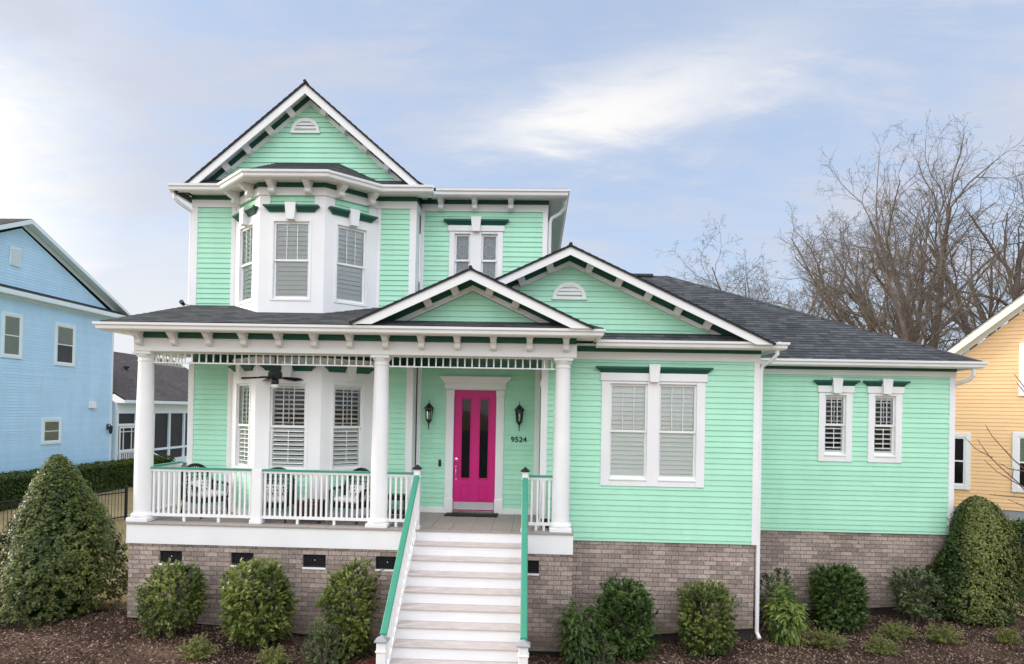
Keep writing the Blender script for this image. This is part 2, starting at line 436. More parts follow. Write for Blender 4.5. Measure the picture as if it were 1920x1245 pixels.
# ------------------------------------------------------------------ window unit
def window(parent, F, openings, h, casing=.15, sill=.13, top=.05, proud=.028, head=True, crown_w=None, slats='closed',
           key=True, trim='white', lower_from=None, muntin=2, shutter=True, tint='glass', pitch=.078, lower='same', board=.15):
    """F: local frame with c = 0 at the bottom of the glass opening.  openings: [(a0, a1)]"""
    A0, A1 = openings[0][0], openings[-1][1]
    mb = MB(F)
    if casing > 0:
        mb.bbox(A0 - casing, A0, -.02, proud, -sill, h + top, trim, .006)
        mb.bbox(A1, A1 + casing, -.02, proud, -sill, h + top, trim, .006)
        for (p, q), (r_, t_) in zip(openings, openings[1:]): mb.bbox(q, r_, -.02, proud, -sill + .002, h + top, trim, .006)
        for a, b in openings:
            mb.bbox(a, b, -.02, proud - .003, -sill, 0, trim, .006)
            mb.bbox(a, b, -.02, proud - .003, h, h + top, trim, .006)
            mb.bbox(a - .0, b + .0, -.02, proud + .012, -.034, -.004, trim, .005)
        if head:
            mb.bbox(A0 - casing - .028, A1 + casing + .028, -.02, proud + .018, h + top + .001, h + top + board, trim, .006)
    else:
        for a, b in openings:
            e = .045
            mb.bbox(a - e, a, -.02, .014, -e, h + e, trim, .004); mb.bbox(b, b + e, -.02, .014, -e, h + e, trim, .004)
            mb.bbox(a, b, -.02, .013, -e, 0, trim, .004); mb.bbox(a, b, -.02, .013, h, h + e, trim, .004)
    win = mb.build('window', parent)
    # sashes
    sb = MB(F); gb = []; vb = MB(F); ib = MB(F)
    mid = h * .5
    for a, b in openings:
        w = .036
        for (z0, z1, d) in ((mid - .02, h, -.035), (0, mid + .02, -.062)):
            sb.box(a, a + w, d - .02, d + .012, z0, z1, trim); sb.box(b - w, b, d - .02, d + .012, z0, z1, trim)
            sb.box(a + w, b - w, d - .02, d + .011, z0, z0 + (.05 if z0 == 0 else .04), trim)
            sb.box(a + w, b - w, d - .02, d + .011, z1 - .04, z1, trim)
            gb.append((a + w, b - w, d, z0, z1))
        for k in range(muntin):
            x = a + w + (b - a - 2 * w) * (k + 1) / (muntin + 1)
            sb.box(x - .006, x + .006, -.052, -.034, mid + .021, h - .041, trim)
        # jamb lining of the opening
        sb.box(a - .004, a + .002, -.15, -.02, 0, h, trim); sb.box(b - .002, b + .004, -.15, -.02, 0, h, trim)
        sb.box(a, b, -.15, -.02, h - .002, h + .004, trim); sb.box(a, b, -.15, -.02, -.004, .002, trim)
        if shutter:
            st = .05; dd = -.088
            vb.box(a + .01, a + st, dd - .014, dd + .014, .01, h - .01, 'louver'); vb.box(b - st, b - .01, dd - .014, dd + .014, .01, h - .01, 'louver')
            vb.box(a + st, b - st, dd - .013, dd + .013, .01, .09, 'louver'); vb.box(a + st, b - st, dd - .013, dd + .013, h - .09, h - .01, 'louver')
            vb.box(a + st, b - st, dd - .013, dd + .013, mid - .03, mid + .03, 'louver')
            for part, (z0, z1) in (('lo', (.09, mid - .03)), ('hi', (mid + .03, h - .09))):
                mode = slats if part == 'hi' or lower == 'same' else lower
                ang = {'closed': 71, 'half': 40, 'open': 16}[mode]
                n = max(3, int((z1 - z0) / pitch)); p = (z1 - z0) / n; hw = .041
                ca, sa = math.cos(rad(ang)) * hw, math.sin(rad(ang)) * hw
                for i in range(n):
                    zc = z0 + (i + .5) * p
                    jit = random.uniform(-.06, .06)
                    y0, y1 = dd - ca, dd + ca; zz0, zz1 = zc + sa * (1 + jit), zc - sa * (1 + jit)
                    vb.prism([(a + st, y0, zz0), (a + st, y1, zz1), (a + st, y1 + .004, zz1 + .009), (a + st, y0 + .004, zz0 + .009)], (b - a - 2 * st, 0, 0), 'louver')
                if mode != 'closed': vb.box((a + b) / 2 - .005, (a + b) / 2 + .005, dd + .03, dd + .042, z0 + .03, z1 - .03, 'louver')
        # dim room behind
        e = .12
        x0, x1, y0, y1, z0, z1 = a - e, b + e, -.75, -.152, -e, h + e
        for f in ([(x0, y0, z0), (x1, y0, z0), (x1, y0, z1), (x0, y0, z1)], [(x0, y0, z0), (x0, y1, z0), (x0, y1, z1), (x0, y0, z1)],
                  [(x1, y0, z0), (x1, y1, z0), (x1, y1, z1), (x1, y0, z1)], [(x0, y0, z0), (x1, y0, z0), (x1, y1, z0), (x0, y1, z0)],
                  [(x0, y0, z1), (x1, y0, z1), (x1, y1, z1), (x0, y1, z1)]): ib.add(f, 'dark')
    sb.build('sash', win)
    for q0, q1, d, z0, z1 in gb:
        b_ = MB(F); b_.add([(q0, d, z0), (q1, d, z0), (q1, d, z1), (q0, d, z1)], tint); b_.build('glass_pane', win)
    if shutter: vb.build('shutter', win)
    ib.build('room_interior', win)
    if head:
        z0 = h + top + board + .001 if casing > 0 else head
        z1 = z0 + .115
        l = A0 - casing - .028 if crown_w is None else (A0 + A1) / 2 - crown_w / 2
        r = A1 + casing + .028 if crown_w is None else (A0 + A1) / 2 + crown_w / 2
        c = (A0 + A1) / 2; kw0, kw1 = .075, .105
        cb = MB(F)
        for a, b, fl, fr in ((l, c - kw0, .085, 0), (c + kw0, r, 0, .085)):
            rows = [(0, .03, 0), (.28, .045, .2), (.62, .085, .72), (.72, .105, 1), (1, .105, 1)]
            V = []; Fc = []
            for t, o, k in rows:
                z = z0 + (z1 - z0) * t
                V += [(a - fl * k, 0, z), (a - fl * k, o, z), (b + fr * k, o, z), (b + fr * k, 0, z)]
            for i in range(len(rows) - 1):
                for j in range(3): Fc.append((i * 4 + j, i * 4 + j + 1, i * 4 + 4 + j + 1, i * 4 + 4 + j))
            Fc.append((0, 1, 2, 3)); q = (len(rows) - 1) * 4; Fc.append((q + 3, q + 2, q + 1, q))
            cb.mesh(V, Fc, 'green')
        cb.build('crown_molding', win)
        kb = MB(F); kz0 = (h + top - .012) if casing > 0 else z0 - .16; kz1 = z1 + .045
        kb.prism([(c - kw0, 0, kz0), (c + kw0, 0, kz0), (c + kw1, 0, kz1), (c - kw1, 0, kz1)], (0, .118, 0), trim)
        kb.build('keystone', win)
    return win

# ------------------------------------------------------------------ the green house
HOUSE = thing('green_house', 'mint green two-storey clapboard house with white trim, dark green bands and a magenta front door', 'house', (1, 3, -2.2))
EX = .1016
def clap(name, rects, F, mats='mint', v0=0.0, parent=HOUSE, extra=()):
    mb = MB()
    u = F.to_3x3() @ Vector((1, 0, 0)); n = F.to_3x3() @ Vector((0, 1, 0))
    for a0, a1, c0, c1 in rects:
        mb.lap([F @ Vector(p) for p in ((a0, 0, c0), (a1, 0, c0), (a1, 0, c1), (a0, 0, c1))], u, (0, 0, 1), n, EX, .0145, mats, v0)
    for poly in extra:
        mb.lap([F @ Vector(p) for p in poly], u, (0, 0, 1), n, EX, .0145, mats, v0)
    return mb.build(name, parent)

def wallF(x, y): return frame((x, y, 0), (1, 0, 0), (0, -1, 0))
ZS = -.26                                   # bottom of the clapboards
# key plan lines
XL, YL = -6.78, 1.48                        # left block front wall
XJ, YD = -2.28, 1.95                        # jog, door wall
XM0, XM1, YM = .30, 4.27, .74               # middle gable wing
XR1, YR = 8.79, 2.33                        # right wing
BX = [-5.92, -5.10, -3.85, -3.03]; BY = .70 # bay window plan
Z2 = 6.10                                   # top of upstairs clapboards

# --- left block walls either side of the bay, both storeys
Fl = wallF(0, YL)
for za_, zb_ in ((.09, 2.98), (3.6, Z2)):
    clap('wall', [(XL + .09, BX[0] + .10, za_, zb_)], Fl); clap('wall', [(BX[3] - .10, XJ - .11, za_, zb_)], Fl)
# --- door wall (ground floor) and upstairs right wall, holes for door and window
Fd = wallF(0, YD)
DX0, DX1 = -1.49, -.625
clap('wall', cells(XJ + .09, .165, .11, 2.98, [(DX0 - .02, DX1 + .02, 0, 2.53)]), Fd)
UW = [(-1.545, -1.225), (-.995, -.665)]; UWZ, UWH = 4.66, 1.08
clap('wall', cells(XJ + .10, .26, 3.5, 6.20, [(a, b, UWZ, UWZ + UWH) for a, b in UW]), Fd)
# --- middle wing
Fm = wallF(0, YM)
MW = [(1.558, 2.246), (2.462, 3.150)]; MWZ, MWH = .905, 1.755
clap('wall', cells(XM0 + .10, XM1 - .08, ZS, 3.10, [(a, b, MWZ, MWZ + MWH) for a, b in MW]), Fm)
# --- right wing
Fr = wallF(0, YR)
RW = [(6.175, 6.603), (7.185, 7.613)]; RWZ, RWH = 1.345, 1.225
clap('wall', cells(XM1, XR1 - .09, ZS, 2.99, [(a, b, RWZ, RWZ + RWH) for a, b in RW]), Fr)
# --- side walls
FsR = frame((XR1, 0, 0), (0, 1, 0), (1, 0, 0)); clap('wall', [(YR + .09, 12.0, ZS, 2.99)], FsR)
FsM = frame((XM1, 0, 0), (0, 1, 0), (1, 0, 0)); clap('wall', [(YM + .09, YR, ZS, 3.10)], FsM)
FsL = frame((XL, 0, 0), (0, -1, 0), (-1, 0, 0)); clap('wall', [(-9.0, -YL - .09, ZS, Z2)], FsL)
FsA = frame((XM0, 0, 0), (0, -1, 0), (-1, 0, 0)); clap('wall', [(-YD, -YM - .09, .10, 2.98)], FsA)
FsU = frame((.34, 0, 0), (0, 1, 0), (1, 0, 0)); clap('wall', [(YD + .09, 8.0, 3.4, 6.20)], FsU)
FsJ = frame((XJ, 0, 0), (0, 1, 0), (1, 0, 0)); 
for z0_, z1_ in ((.0, 2.98), (3.5, Z2)):
    jb = MB(); jb.box(XJ - .05, XJ + .001, YL + .10, YD - .001, z0_, z1_, 'white'); jb.build('corner_board', HOUSE)
# back walls close the volume
bk = MB(); bk.box(XL, .34, 8.9, 9.0, -1.9, 6.1, 'mint'); bk.box(.2, XR1, 11.95, 12.05, -1.9, 3.0, 'mint'); bk.build('rear_wall', HOUSE)

# --- gable fields (tympana)
def gable_field(F, xc, zp, sl, zb, name='wall'):
    h = (zp - zb) / sl
    mb = MB(); mb.lap([F @ Vector(p) for p in ((xc - h, .004, zb), (xc + h, .004, zb), (xc, .004, zp))], (1, 0, 0), (0, 0, 1), (0, -1, 0), EX, .0145, 'mint')
    return mb.build(name, HOUSE)
GX, GZ, GS = -4.445, 8.47, .855             # main gable: centre, roof peak, slope
PX, PZ, PS = -.965, 4.515, .467             # porch gable
QX, QZ, QS = .754, 5.115, .470              # middle gable
YPB = .04                                   # porch beam / porch tympanum plane
gable_field(Fl, GX, 8.22, GS, 6.60)
gable_field(wallF(0, YPB), PX, 4.205, PS, 3.60)
gable_field(Fm, QX, 4.835, QS, 3.50)

# --- corner boards, water table, base trim
def board(x0, x1, y0, y1, z0, z1, name='corner_board', m='white'):
    b = MB(); b.bbox(x0, x1, y0, y1, z0, z1, m, .006); return b.build(name, HOUSE)
e = .022
board(XL - e, XL + .095, YL - e, YL + .1, .0, 2.98); board(XL - e, XL + .095, YL - e, YL + .1, 3.5, Z2)
board(XJ - .115, XJ + e, YL - e, YL + .1, .0, 2.98); board(XJ - .115, XJ + e, YL - e, YL + .1, 3.5, Z2)
board(XJ + e + .002, XJ + .10, YD - e, YD + .05, .0, 2.98); board(XJ + e + .002, XJ + .10, YD - e, YD + .05, 3.5, 6.22)
board(.165, .275, YD - e, YD + .05, 0, 2.98)
board(.255, .34 + e, YD - e, YD + .1, 3.4, 6.22)
board(XM0 - e, XM0 + .105, YM - e, YM + .09, .02, 3.10)
board(XM1 - .085, XM1 + e, YM - e, YM + .09, ZS - .005, 3.10)
board(XR1 - .095, XR1 + e, YR - e, YR + .09, ZS - .005, 2.99)
for z0_, z1_ in ((.0, 2.98), (3.6, Z2)):
    board(BX[0] - .075, BX[0] + .012, YL - e, YL + .02, z0_, z1_); board(BX[3] - .012, BX[3] + .06, YL - e, YL + .02, z0_, z1_)
board(XJ + .10, DX0 - .17, YD - .03, YD, .0, .115, 'baseboard'); board(DX1 + .17, .165, YD - .03, YD, .0, .115, 'baseboard')
board(XL + .1, BX[0], YL - .028, YL, .0, .10, 'baseboard'); board(BX[3], XJ - .115, YL - .028, YL, .0, .10, 'baseboard')

# --- bay window, two storeys: three facets
def facet(i): 
    pts = [(BX[0], YL), (BX[1], BY), (BX[2], BY), (BX[3], YL)]
    p, q = Vector((*pts[i], 0)), Vector((*pts[i + 1], 0)); d = (q - p)
    return frame(((p + q) / 2)[:], d, (d.y, -d.x, 0)), d.length
for st in (1, 2):
    zb, zt = (.0, 3.05) if st == 1 else (3.55, Z2)
    wz, wh = (.93, 1.62) if st == 1 else (4.155, 1.45)
    for i in range(3):
        F, L = facet(i); hw = L / 2; w = .36 if i == 1 else .325
        mb = MB(F)
        ptop = 5.88 if st == 2 else 3.0
        for a, b, c, d in cells(-hw, hw, zb, zt, [(-w, w, wz, wz + wh)] + ([(-hw + .20, hw - .20, ptop, Z2)] if st == 2 else [(-hw + .2, hw - .2, .12, wz - .09)])):
            mb.box(a, b, -.12, 0.0, c, d, 'white')
        mb.build('bay_panel', HOUSE)
        u = F.to_3x3() @ Vector((1, 0, 0)); n = F.to_3x3() @ Vector((0, 1, 0))
        sb = MB()
        z0, z1 = (ptop, Z2) if st == 2 else (.12, wz - .09)
        sb.lap([F @ Vector(p) for p in ((-hw + .2, -.03, z0), (hw - .2, -.03, z0), (hw - .2, -.03, z1), (-hw + .2, -.03, z1))], u, (0, 0, 1), n, EX, .0145, 'mint')
        sb.build('wall', HOUSE)
        Fw = F.copy(); Fw[2][3] = wz
        head = (5.785 - wz) if st == 2 else (2.79 - wz)
        window(HOUSE, Fw, [(-w + .02, w - .02)], wh, casing=0, head=head, crown_w=.88 if i == 1 else .84, slats='closed' if st == 2 else 'open',
               lower='same' if st == 2 else 'half', tint='skyglass' if st == 2 else 'glass')
window(HOUSE, frame((0, YM, MWZ), (1, 0, 0), (0, -1, 0)), MW, MWH, casing=.158, sill=.14, slats='closed', board=.15)
for w in RW:
    window(HOUSE, frame((0, YR, RWZ), (1, 0, 0), (0, -1, 0)), [w], RWH, casing=.13, sill=.15, top=.055, slats='open', board=.14, pitch=.088)
uw = window(HOUSE, frame((0, YD, UWZ), (1, 0, 0), (0, -1, 0)), UW, UWH, casing=.115, sill=.10, slats='closed', shutter=False, muntin=0, board=.12, tint='skyglass')
cb = MB()
for a, b in UW:                                                    # sheer curtains with a pale wreath motif behind the stair window
    n = 16
    pts = [(a + (b - a) * k / n, YD + .135 + .012 * math.sin(k * 2.4)) for k in range(n + 1)]
    for (x0, y0), (x1, y1) in zip(pts, pts[1:]): cb.add([(x0, y0, UWZ), (x1, y1, UWZ), (x1, y1, UWZ + UWH), (x0, y0, UWZ + UWH)], 'curtain')
    for zc in (UWZ + .76, UWZ + .24):
        c = (a + b) / 2
        ring = [(c + .115 * math.cos(t * .35), YD + .118, zc + .13 * math.sin(t * .35)) for t in range(19)]
        cb.tube(ring, .013, 'louver', 5)
        for t in range(5): cb.lathe([(.001, -.02), (.028, 0), (.001, .02)], (c + .085 * math.cos(rad(200 + 35 * t)), YD + .116, zc + .10 * math.sin(rad(200 + 35 * t))), 'louver', 8)
cb.build('curtain', uw)

# --- friezes: white band, dark green band above it, under every eave
def band(path, z, o0, o1, h, m, name):
    b = MB(); b.sweep(path, z, [(o0, 0), (o1, 0), (o1, h), (o0, h)], m); return b.build(name, HOUSE)
pL = [(XL, 7.5), (XL, YL), (BX[0], YL), (BX[1], BY), (BX[2], BY), (BX[3], YL), (XJ, YL), (XJ, YD)]
pU = [(XJ, YD), (.34, YD), (.34, 8.0)]
band(pL, Z2, -.03, .028, .145, 'white', 'frieze'); band(pL, Z2 + .145, -.03, .035, .09, 'green', 'green_band')
band(pU, 6.20, -.03, .028, .145, 'white', 'frieze'); band(pU, 6.345, -.03, .035, .09, 'green', 'green_band')
pM = [(XM0 + .3, YM), (XM1, YM), (XM1, YR)]
band(pM, 3.10, -.03, .028, .145, 'white', 'frieze'); band(pM, 3.245, -.03, .035, .10, 'green', 'green_band')
pR = [(XM1 - .1, YR), (XR1, YR), (XR1, 12.0)]
band(pR, 2.99, -.03, .028, .105, 'white', 'frieze'); band(pR, 3.095, -.03, .035, .095, 'green', 'green_band')

# --- soffits and gutters
GUT = [(0, -.125), (.055, -.125), (.075, -.105), (.082, -.06), (.11, -.04), (.115, 0), (.1, .002), (.095, -.02), (0, -.02)]
def eave(path, zs, ov, zg, gpath=None):
    b = MB(); b.sweep(path, zs, [(-.02, 0), (ov, 0), (ov, .02), (-.02, .02)], 'white'); b.build('soffit', HOUSE)
    b = MB(); b.sweep(gpath or path, zg, [(ov - .02, -.14), (ov, -.14), (ov, .02), (ov - .02, .02)], 'white'); b.build('fascia', HOUSE)
    b = MB(); b.sweep(gpath or path, zg, [(ov + o, z) for o, z in GUT], 'white'); b.build('gutter', HOUSE)
pLe = [(XL - .02, YL), (BX[0], YL), (BX[1], BY), (BX[2], BY), (BX[3], YL), (XJ + .40, YL)]
pLg = [(XL - .30, YL)] + pLe[1:]
eave(pLg, 6.335, .32, 6.44, pLg)
eave([(XJ + .05, YD), (.34, YD), (.34, 8.0)], 6.435, .33, 6.535, [(XJ + .39, YD), (.34, YD), (.34, 8.0)])
eave([(XM0 + .3, YM), (XM1, YM), (XM1, YR + .3)], 3.345, .30, 3.43, [(1.25, YM), (XM1, YM), (XM1, YR + .3)])
eave([(XM1 - .1, YR), (XR1, YR), (XR1, 12.2)], 3.19, .30, 3.28, [(XM1 + .2, YR), (XR1, YR), (XR1, 12.2)])
b = MB(); b.box(XL - .31, XL, YL - .3, 8.0, 6.335, 6.355, 'white'); b.box(XL - .33, XL - .31, YL - .32, 8.0, 6.31, 6.46, 'white'); b.build('soffit', HOUSE)

# --- roofs
SH = .14
def roof_plane(mb, poly, up, n, m='shingle', thick=.05, v0=None):
    poly = [Vector(p) for p in poly]; up = Vector(up).normalized(); n = Vector(n).normalized()
    u = up.cross(n)
    lo = min(p.dot(up) for p in poly)
    mb.lap(poly, u, up, n, SH, .008, m, lo, True, .004)
    mb.prism([p - n * thick for p in poly], n * (thick - .001), 'edge')
def slopes(xc, zp, sl, y0, y1, wl, wr, name='roof', m='shingle'):
    mb = MB(); y0 = y0 - .055
    k = math.hypot(1, sl)
    roof_plane(mb, [(xc - wl, y0, zp - sl * wl), (xc, y0, zp), (xc, y1, zp), (xc - wl, y1, zp - sl * wl)], (1, 0, sl), (-sl, 0, 1), m, .028)
    roof_plane(mb, [(xc, y0, zp), (xc + wr, y0, zp - sl * wr), (xc + wr, y1, zp - sl * wr), (xc, y1, zp)], (-1, 0, sl), (sl, 0, 1), m, .028)
    mb.tube([(xc, y0 - .01, zp + .012), (xc, y1, zp + .012)], .035, 'edge', 6)
    return mb.build(name, HOUSE)
slopes(GX, GZ, GS, YL - .30, 9.2, 2.55, 2.42)
slopes(PX, PZ, PS, -.42, YD, 2.05, 2.10)
slopes(QX, QZ, QS, YM - .42, 5.6, 2.6, 3.66)
def hip(mb, pts, m='shingle'):
    P = [Vector(p) for p in pts]; n = (P[1] - P[0]).cross(P[2] - P[0]).normalized()
    if n.z < 0: n = -n
    h = Vector((n.x, n.y, 0)).normalized(); up = Vector((-h.x * n.z, -h.y * n.z, math.hypot(n.x, n.y))).normalized()
    roof_plane(mb, P, up, n, m)
# main right roof (hip)
mb = MB()
Ex, Ey, Ez = 9.12, 1.98, 3.265; pk = (3.78, 7.07, 5.99); by = 12.2
hip(mb, [(.3, Ey, Ez), (Ex, Ey, Ez), pk, (.3, 7.07, 5.99)])
hip(mb, [(Ex, Ey, Ez), (Ex, by, Ez), pk]); hip(mb, [(Ex, by, Ez), (.3, by, Ez), (.3, 7.07, 5.99), pk])
mb.tube([(Ex, Ey, Ez + .01), pk], .03, 'shingle', 6)
mb.build('roof', HOUSE)
rv = MB(); rv.prism([(2.0, 6.93, 5.97), (2.0, 7.07, 6.06), (2.0, 7.21, 5.97)], (1.42, 0, 0), 'edge'); rv.build('ridge_vent', HOUSE)
# upstairs right roof (low hip)
mb = MB(); s_ = .34; x1, y0, z0 = .76, 1.52, 6.53
hip(mb, [(-2.6, y0, z0), (x1, y0, z0), (x1 - 2.4, y0 + 2.4, z0 + s_ * 2.4), (-2.6, y0 + 2.4, z0 + s_ * 2.4)])
hip(mb, [(x1, y0, z0), (x1, 8.4, z0), (x1 - 2.4, 8.4, z0 + s_ * 2.4), (x1 - 2.4, y0 + 2.4, z0 + s_ * 2.4)])
mb.build('roof', HOUSE)
# pent strips under the gables and the bay's own roof
mb = MB()
roof_plane(mb, [(GX - 2.5, YL - .33, 6.45), (GX + 2.42, YL - .33, 6.45), (GX + 2.2, YL, 6.66), (GX - 2.2, YL, 6.66)], (0, .33, .21), (0, -.21, .33))
o = .33
c = [(BX[0] - .15, YL - o, 6.46), (BX[1] - .13, BY - o, 6.46), (BX[2] + .13, BY - o, 6.46), (BX[3] + .15, YL - o, 6.46)]
t = [(BX[1] + .0, YL, 7.0), (BX[2] - .0, YL, 7.0)]
hip(mb, [c[1], c[2], t[1], t[0]]); hip(mb, [(BX[0] - .42, YL, 6.46), c[1], t[0]]); hip(mb, [c[2], (BX[3] + .42, YL, 6.46), t[1]])
mb.build('bay_roof', HOUSE)
mb = MB(); roof_plane(mb, [(.6, YM - .31, 3.44), (4.5, YM - .31, 3.44), (4.3, YM, 3.60), (.6, YM, 3.60)], (0, .31, .16), (0, -.16, .31)); mb.build('pent_roof', HOUSE)
# porch roof
mb = MB(); PRS = .31; pz = lambda y: 3.535 + PRS * (y + .40)
hx = lambda y: -7.37 + .59 * (y + .40) / 1.88
roof_plane(mb, [(-7.37, -.40, pz(-.40)), (1.30, -.40, pz(-.40)), (.92, .20, pz(.20)), (.6, YM, pz(YM)), (hx(YM), YM, pz(YM))], (0, 1, PRS), (0, -PRS, 1))
hip(mb, [(1.30, -.40, pz(-.40)), (1.30, YM, pz(-.40) - .02), (.92, .20, pz(.20))])
roof_plane(mb, [(hx(YM), YM, pz(YM)), (.33, YM, pz(YM)), (.33, YD, pz(YD)), (hx(YD), YD, pz(YD))], (0, 1, PRS), (0, -PRS, 1))
hip(mb, [(-7.37, YL, pz(-.40)), (-7.37, -.40, pz(-.40)), (-6.78, YL, pz(YL))])
mb.build('porch_roof', HOUSE)

# --- rake boards, rake friezes and brackets of the three gables
def rake(xc, zp, sl, y0, yw, wl, wr, fh, soff, g0, g1, w1, brs, cut):
    f = MB(); d = .028
    f.prism([(xc - wl, y0 - d, zp - sl * wl - .025), (xc, y0 - d, zp - .027), (xc + wr, y0 - d, zp - sl * wr - .025), (xc + wr - fh / sl * .85, y0 - d, zp - sl * wr - .025),
             (xc, y0 - d, zp - fh), (xc - wl + fh / sl * .85, y0 - d, zp - sl * wl - .025)], (0, d, 0), 'white'); f.build('rake_board', HOUSE)
    f = MB(); th = .02
    for sgn, w in ((-1, wl), (1, wr)):
        f.prism([(xc, y0, zp - soff), (xc + sgn * w, y0, zp - soff - sl * w), (xc + sgn * w, y0, zp - soff - th - sl * w), (xc, y0, zp - soff - th)], (0, yw - y0 + .03, 0), 'white')
    f.build('rake_soffit', HOUSE)
    # bands: vertical offsets below the roof line
    def chevron(o0, o1, y, th, m, name):
        b = MB(); zb = cut
        for sgn in (-1, 1):
            hx0 = (zp - o0 - zb) / sl; hx1 = (zp - o1 - zb) / sl
            b.prism([(xc, y, zp - o0), (xc + sgn * hx0, y, zb), (xc + sgn * hx1, y, zb), (xc, y, zp - o1)], (0, th, 0), m)
        b.build(name, HOUSE)
    chevron(g0, g1, yw - .034, .034, 'green', 'green_band'); chevron(g1, w1, yw - .028, .028, 'white', 'frieze')
    k = math.hypot(1, sl); dep = min(.21, yw - y0 - .05)
    for x in brs:
        sgn = 1 if x > xc else -1
        al = Vector((sgn, 0, -sl)) / k; up = Vector((sgn * sl, 0, 1)) / k
        z = zp - soff - th - sl * abs(x - xc)
        base = Vector((x, yw - .03, z))
        prof = [(0, 0), (dep, 0), (dep, -.045), (dep * .93, -.06), (dep * .74, -.075), (dep * .6, -.11), (dep * .5, -.15), (dep * .4, -.17), (0, -.178)]
        b = MB(); b.prism([base - al * .065 + Vector((0, -o, 0)) + up * q for o, q in prof], al * .13, 'white'); b.build('bracket', HOUSE)
rake(GX, GZ, GS, YL - .30, YL, 2.42, 2.40, .215, .05, .06, .20, .30, [-4.86, -5.28, -5.72, -6.14, -4.06, -3.66, -3.22, -2.78], 6.55)
rake(PX, PZ, PS, -.42, YPB, 2.02, 2.07, .19, .05, .06, .20, .30, [-1.31, -1.78, -.62, -.16], 3.62)
rake(QX, QZ, QS, YM - .42, YM, 2.0, 3.64, .175, .05, .06, .19, .275, [.36, -.16, 1.16, 1.70, 2.24, 2.79, 3.33], 3.52)

# --- half-round gable vents
def gvent(x, y, z, w):
    b = MB(wallF(0, y)); R = w / 2; n = 18
    arc = [(math.cos(math.pi * k / n), math.sin(math.pi * k / n)) for k in range(n + 1)]
    for k in range(n):
        (c0, s0), (c1, s1) = arc[k], arc[k + 1]
        b.prism([(x + R * c0, .012, z + R * s0 * .94), (x + R * c1, .012, z + R * s1 * .94), (x + R * .78 * c1, .012, z + R * .78 * s1 * .94), (x + R * .78 * c0, .012, z + R * .78 * s0 * .94)], (0, .035, 0), 'white')
    b.bbox(x - R - .012, x + R + .012, .01, .05, z - .035, z + .012, 'white', .005)
    b.add([(x + R * .8 * c, .013, z + R * .8 * s * .94) for c, s in arc], 'louver')
    for zz in (.06, .13, .2):
        if zz > R * .7: continue
        hw = math.sqrt(max(.0001, (R * .76) ** 2 - (zz / .94) ** 2))
        b.prism([(x - hw, .014, z + zz + .045), (x - hw, .042, z + zz - .005), (x - hw, .042, z + zz + .012), (x - hw, .014, z + zz + .062)], (2 * hw, 0, 0), 'white')
    b.build('gable_vent', HOUSE)
gvent(-4.53, YL, 7.63, .575); gvent(.768, YM, 4.235, .62)

# --- eave brackets (scroll corbels)
def corbel(x, y, z, w=.10, d=.22, h=.235, ang=0):
    F = frame((x, y, z), (math.cos(ang), math.sin(ang), 0), (math.sin(ang), -math.cos(ang), 0))
    prof = [(0, 0), (d, 0), (d, -.05), (d * .96, -.062), (d * .84, -.066), (d * .8, -.085), (d * .72, -.10), (d * .55, -.115), (d * .46, -.135), (d * .5, -.165), (d * .5, -.19), (d * .4, -.215), (d * .22, -.235), (d * .16, -h), (0, -h)]
    b = MB(F); b.prism([(-w / 2, o, q) for o, q in prof], (w, 0, 0), 'white')
    b.box(-w / 2 - .012, w / 2 + .012, 0, d + .012, -.03, 0.0, 'white'); b.build('bracket', HOUSE)
for k in range(13): corbel(-6.92 + .634 * k, YPB, 3.405)
for x in (-1.83, -1.14, -.40): corbel(x, YD - .03, 6.43, .10, .27, .24)
for x in (-4.83, -4.14): corbel(x, BY - .03, 6.33, .11, .26, .22)
for i, aa in ((0, .30), (0, -.36), (2, -.30), (2, .36)):
    F, L = facet(i); p = F @ Vector((aa, .03, 0)); d = F.to_3x3() @ Vector((1, 0, 0)); corbel(p.x, p.y, 6.33, .11, .26, .22, math.atan2(d.y, d.x))
# ------------------------------------------------------------------ foundation
def interp(x, pts):
    for (a, p), (b, q) in zip(pts, pts[1:]):
        if x <= b: return p + (q - p) * max(0, (x - a)) / (b - a)
    return pts[-1][1]
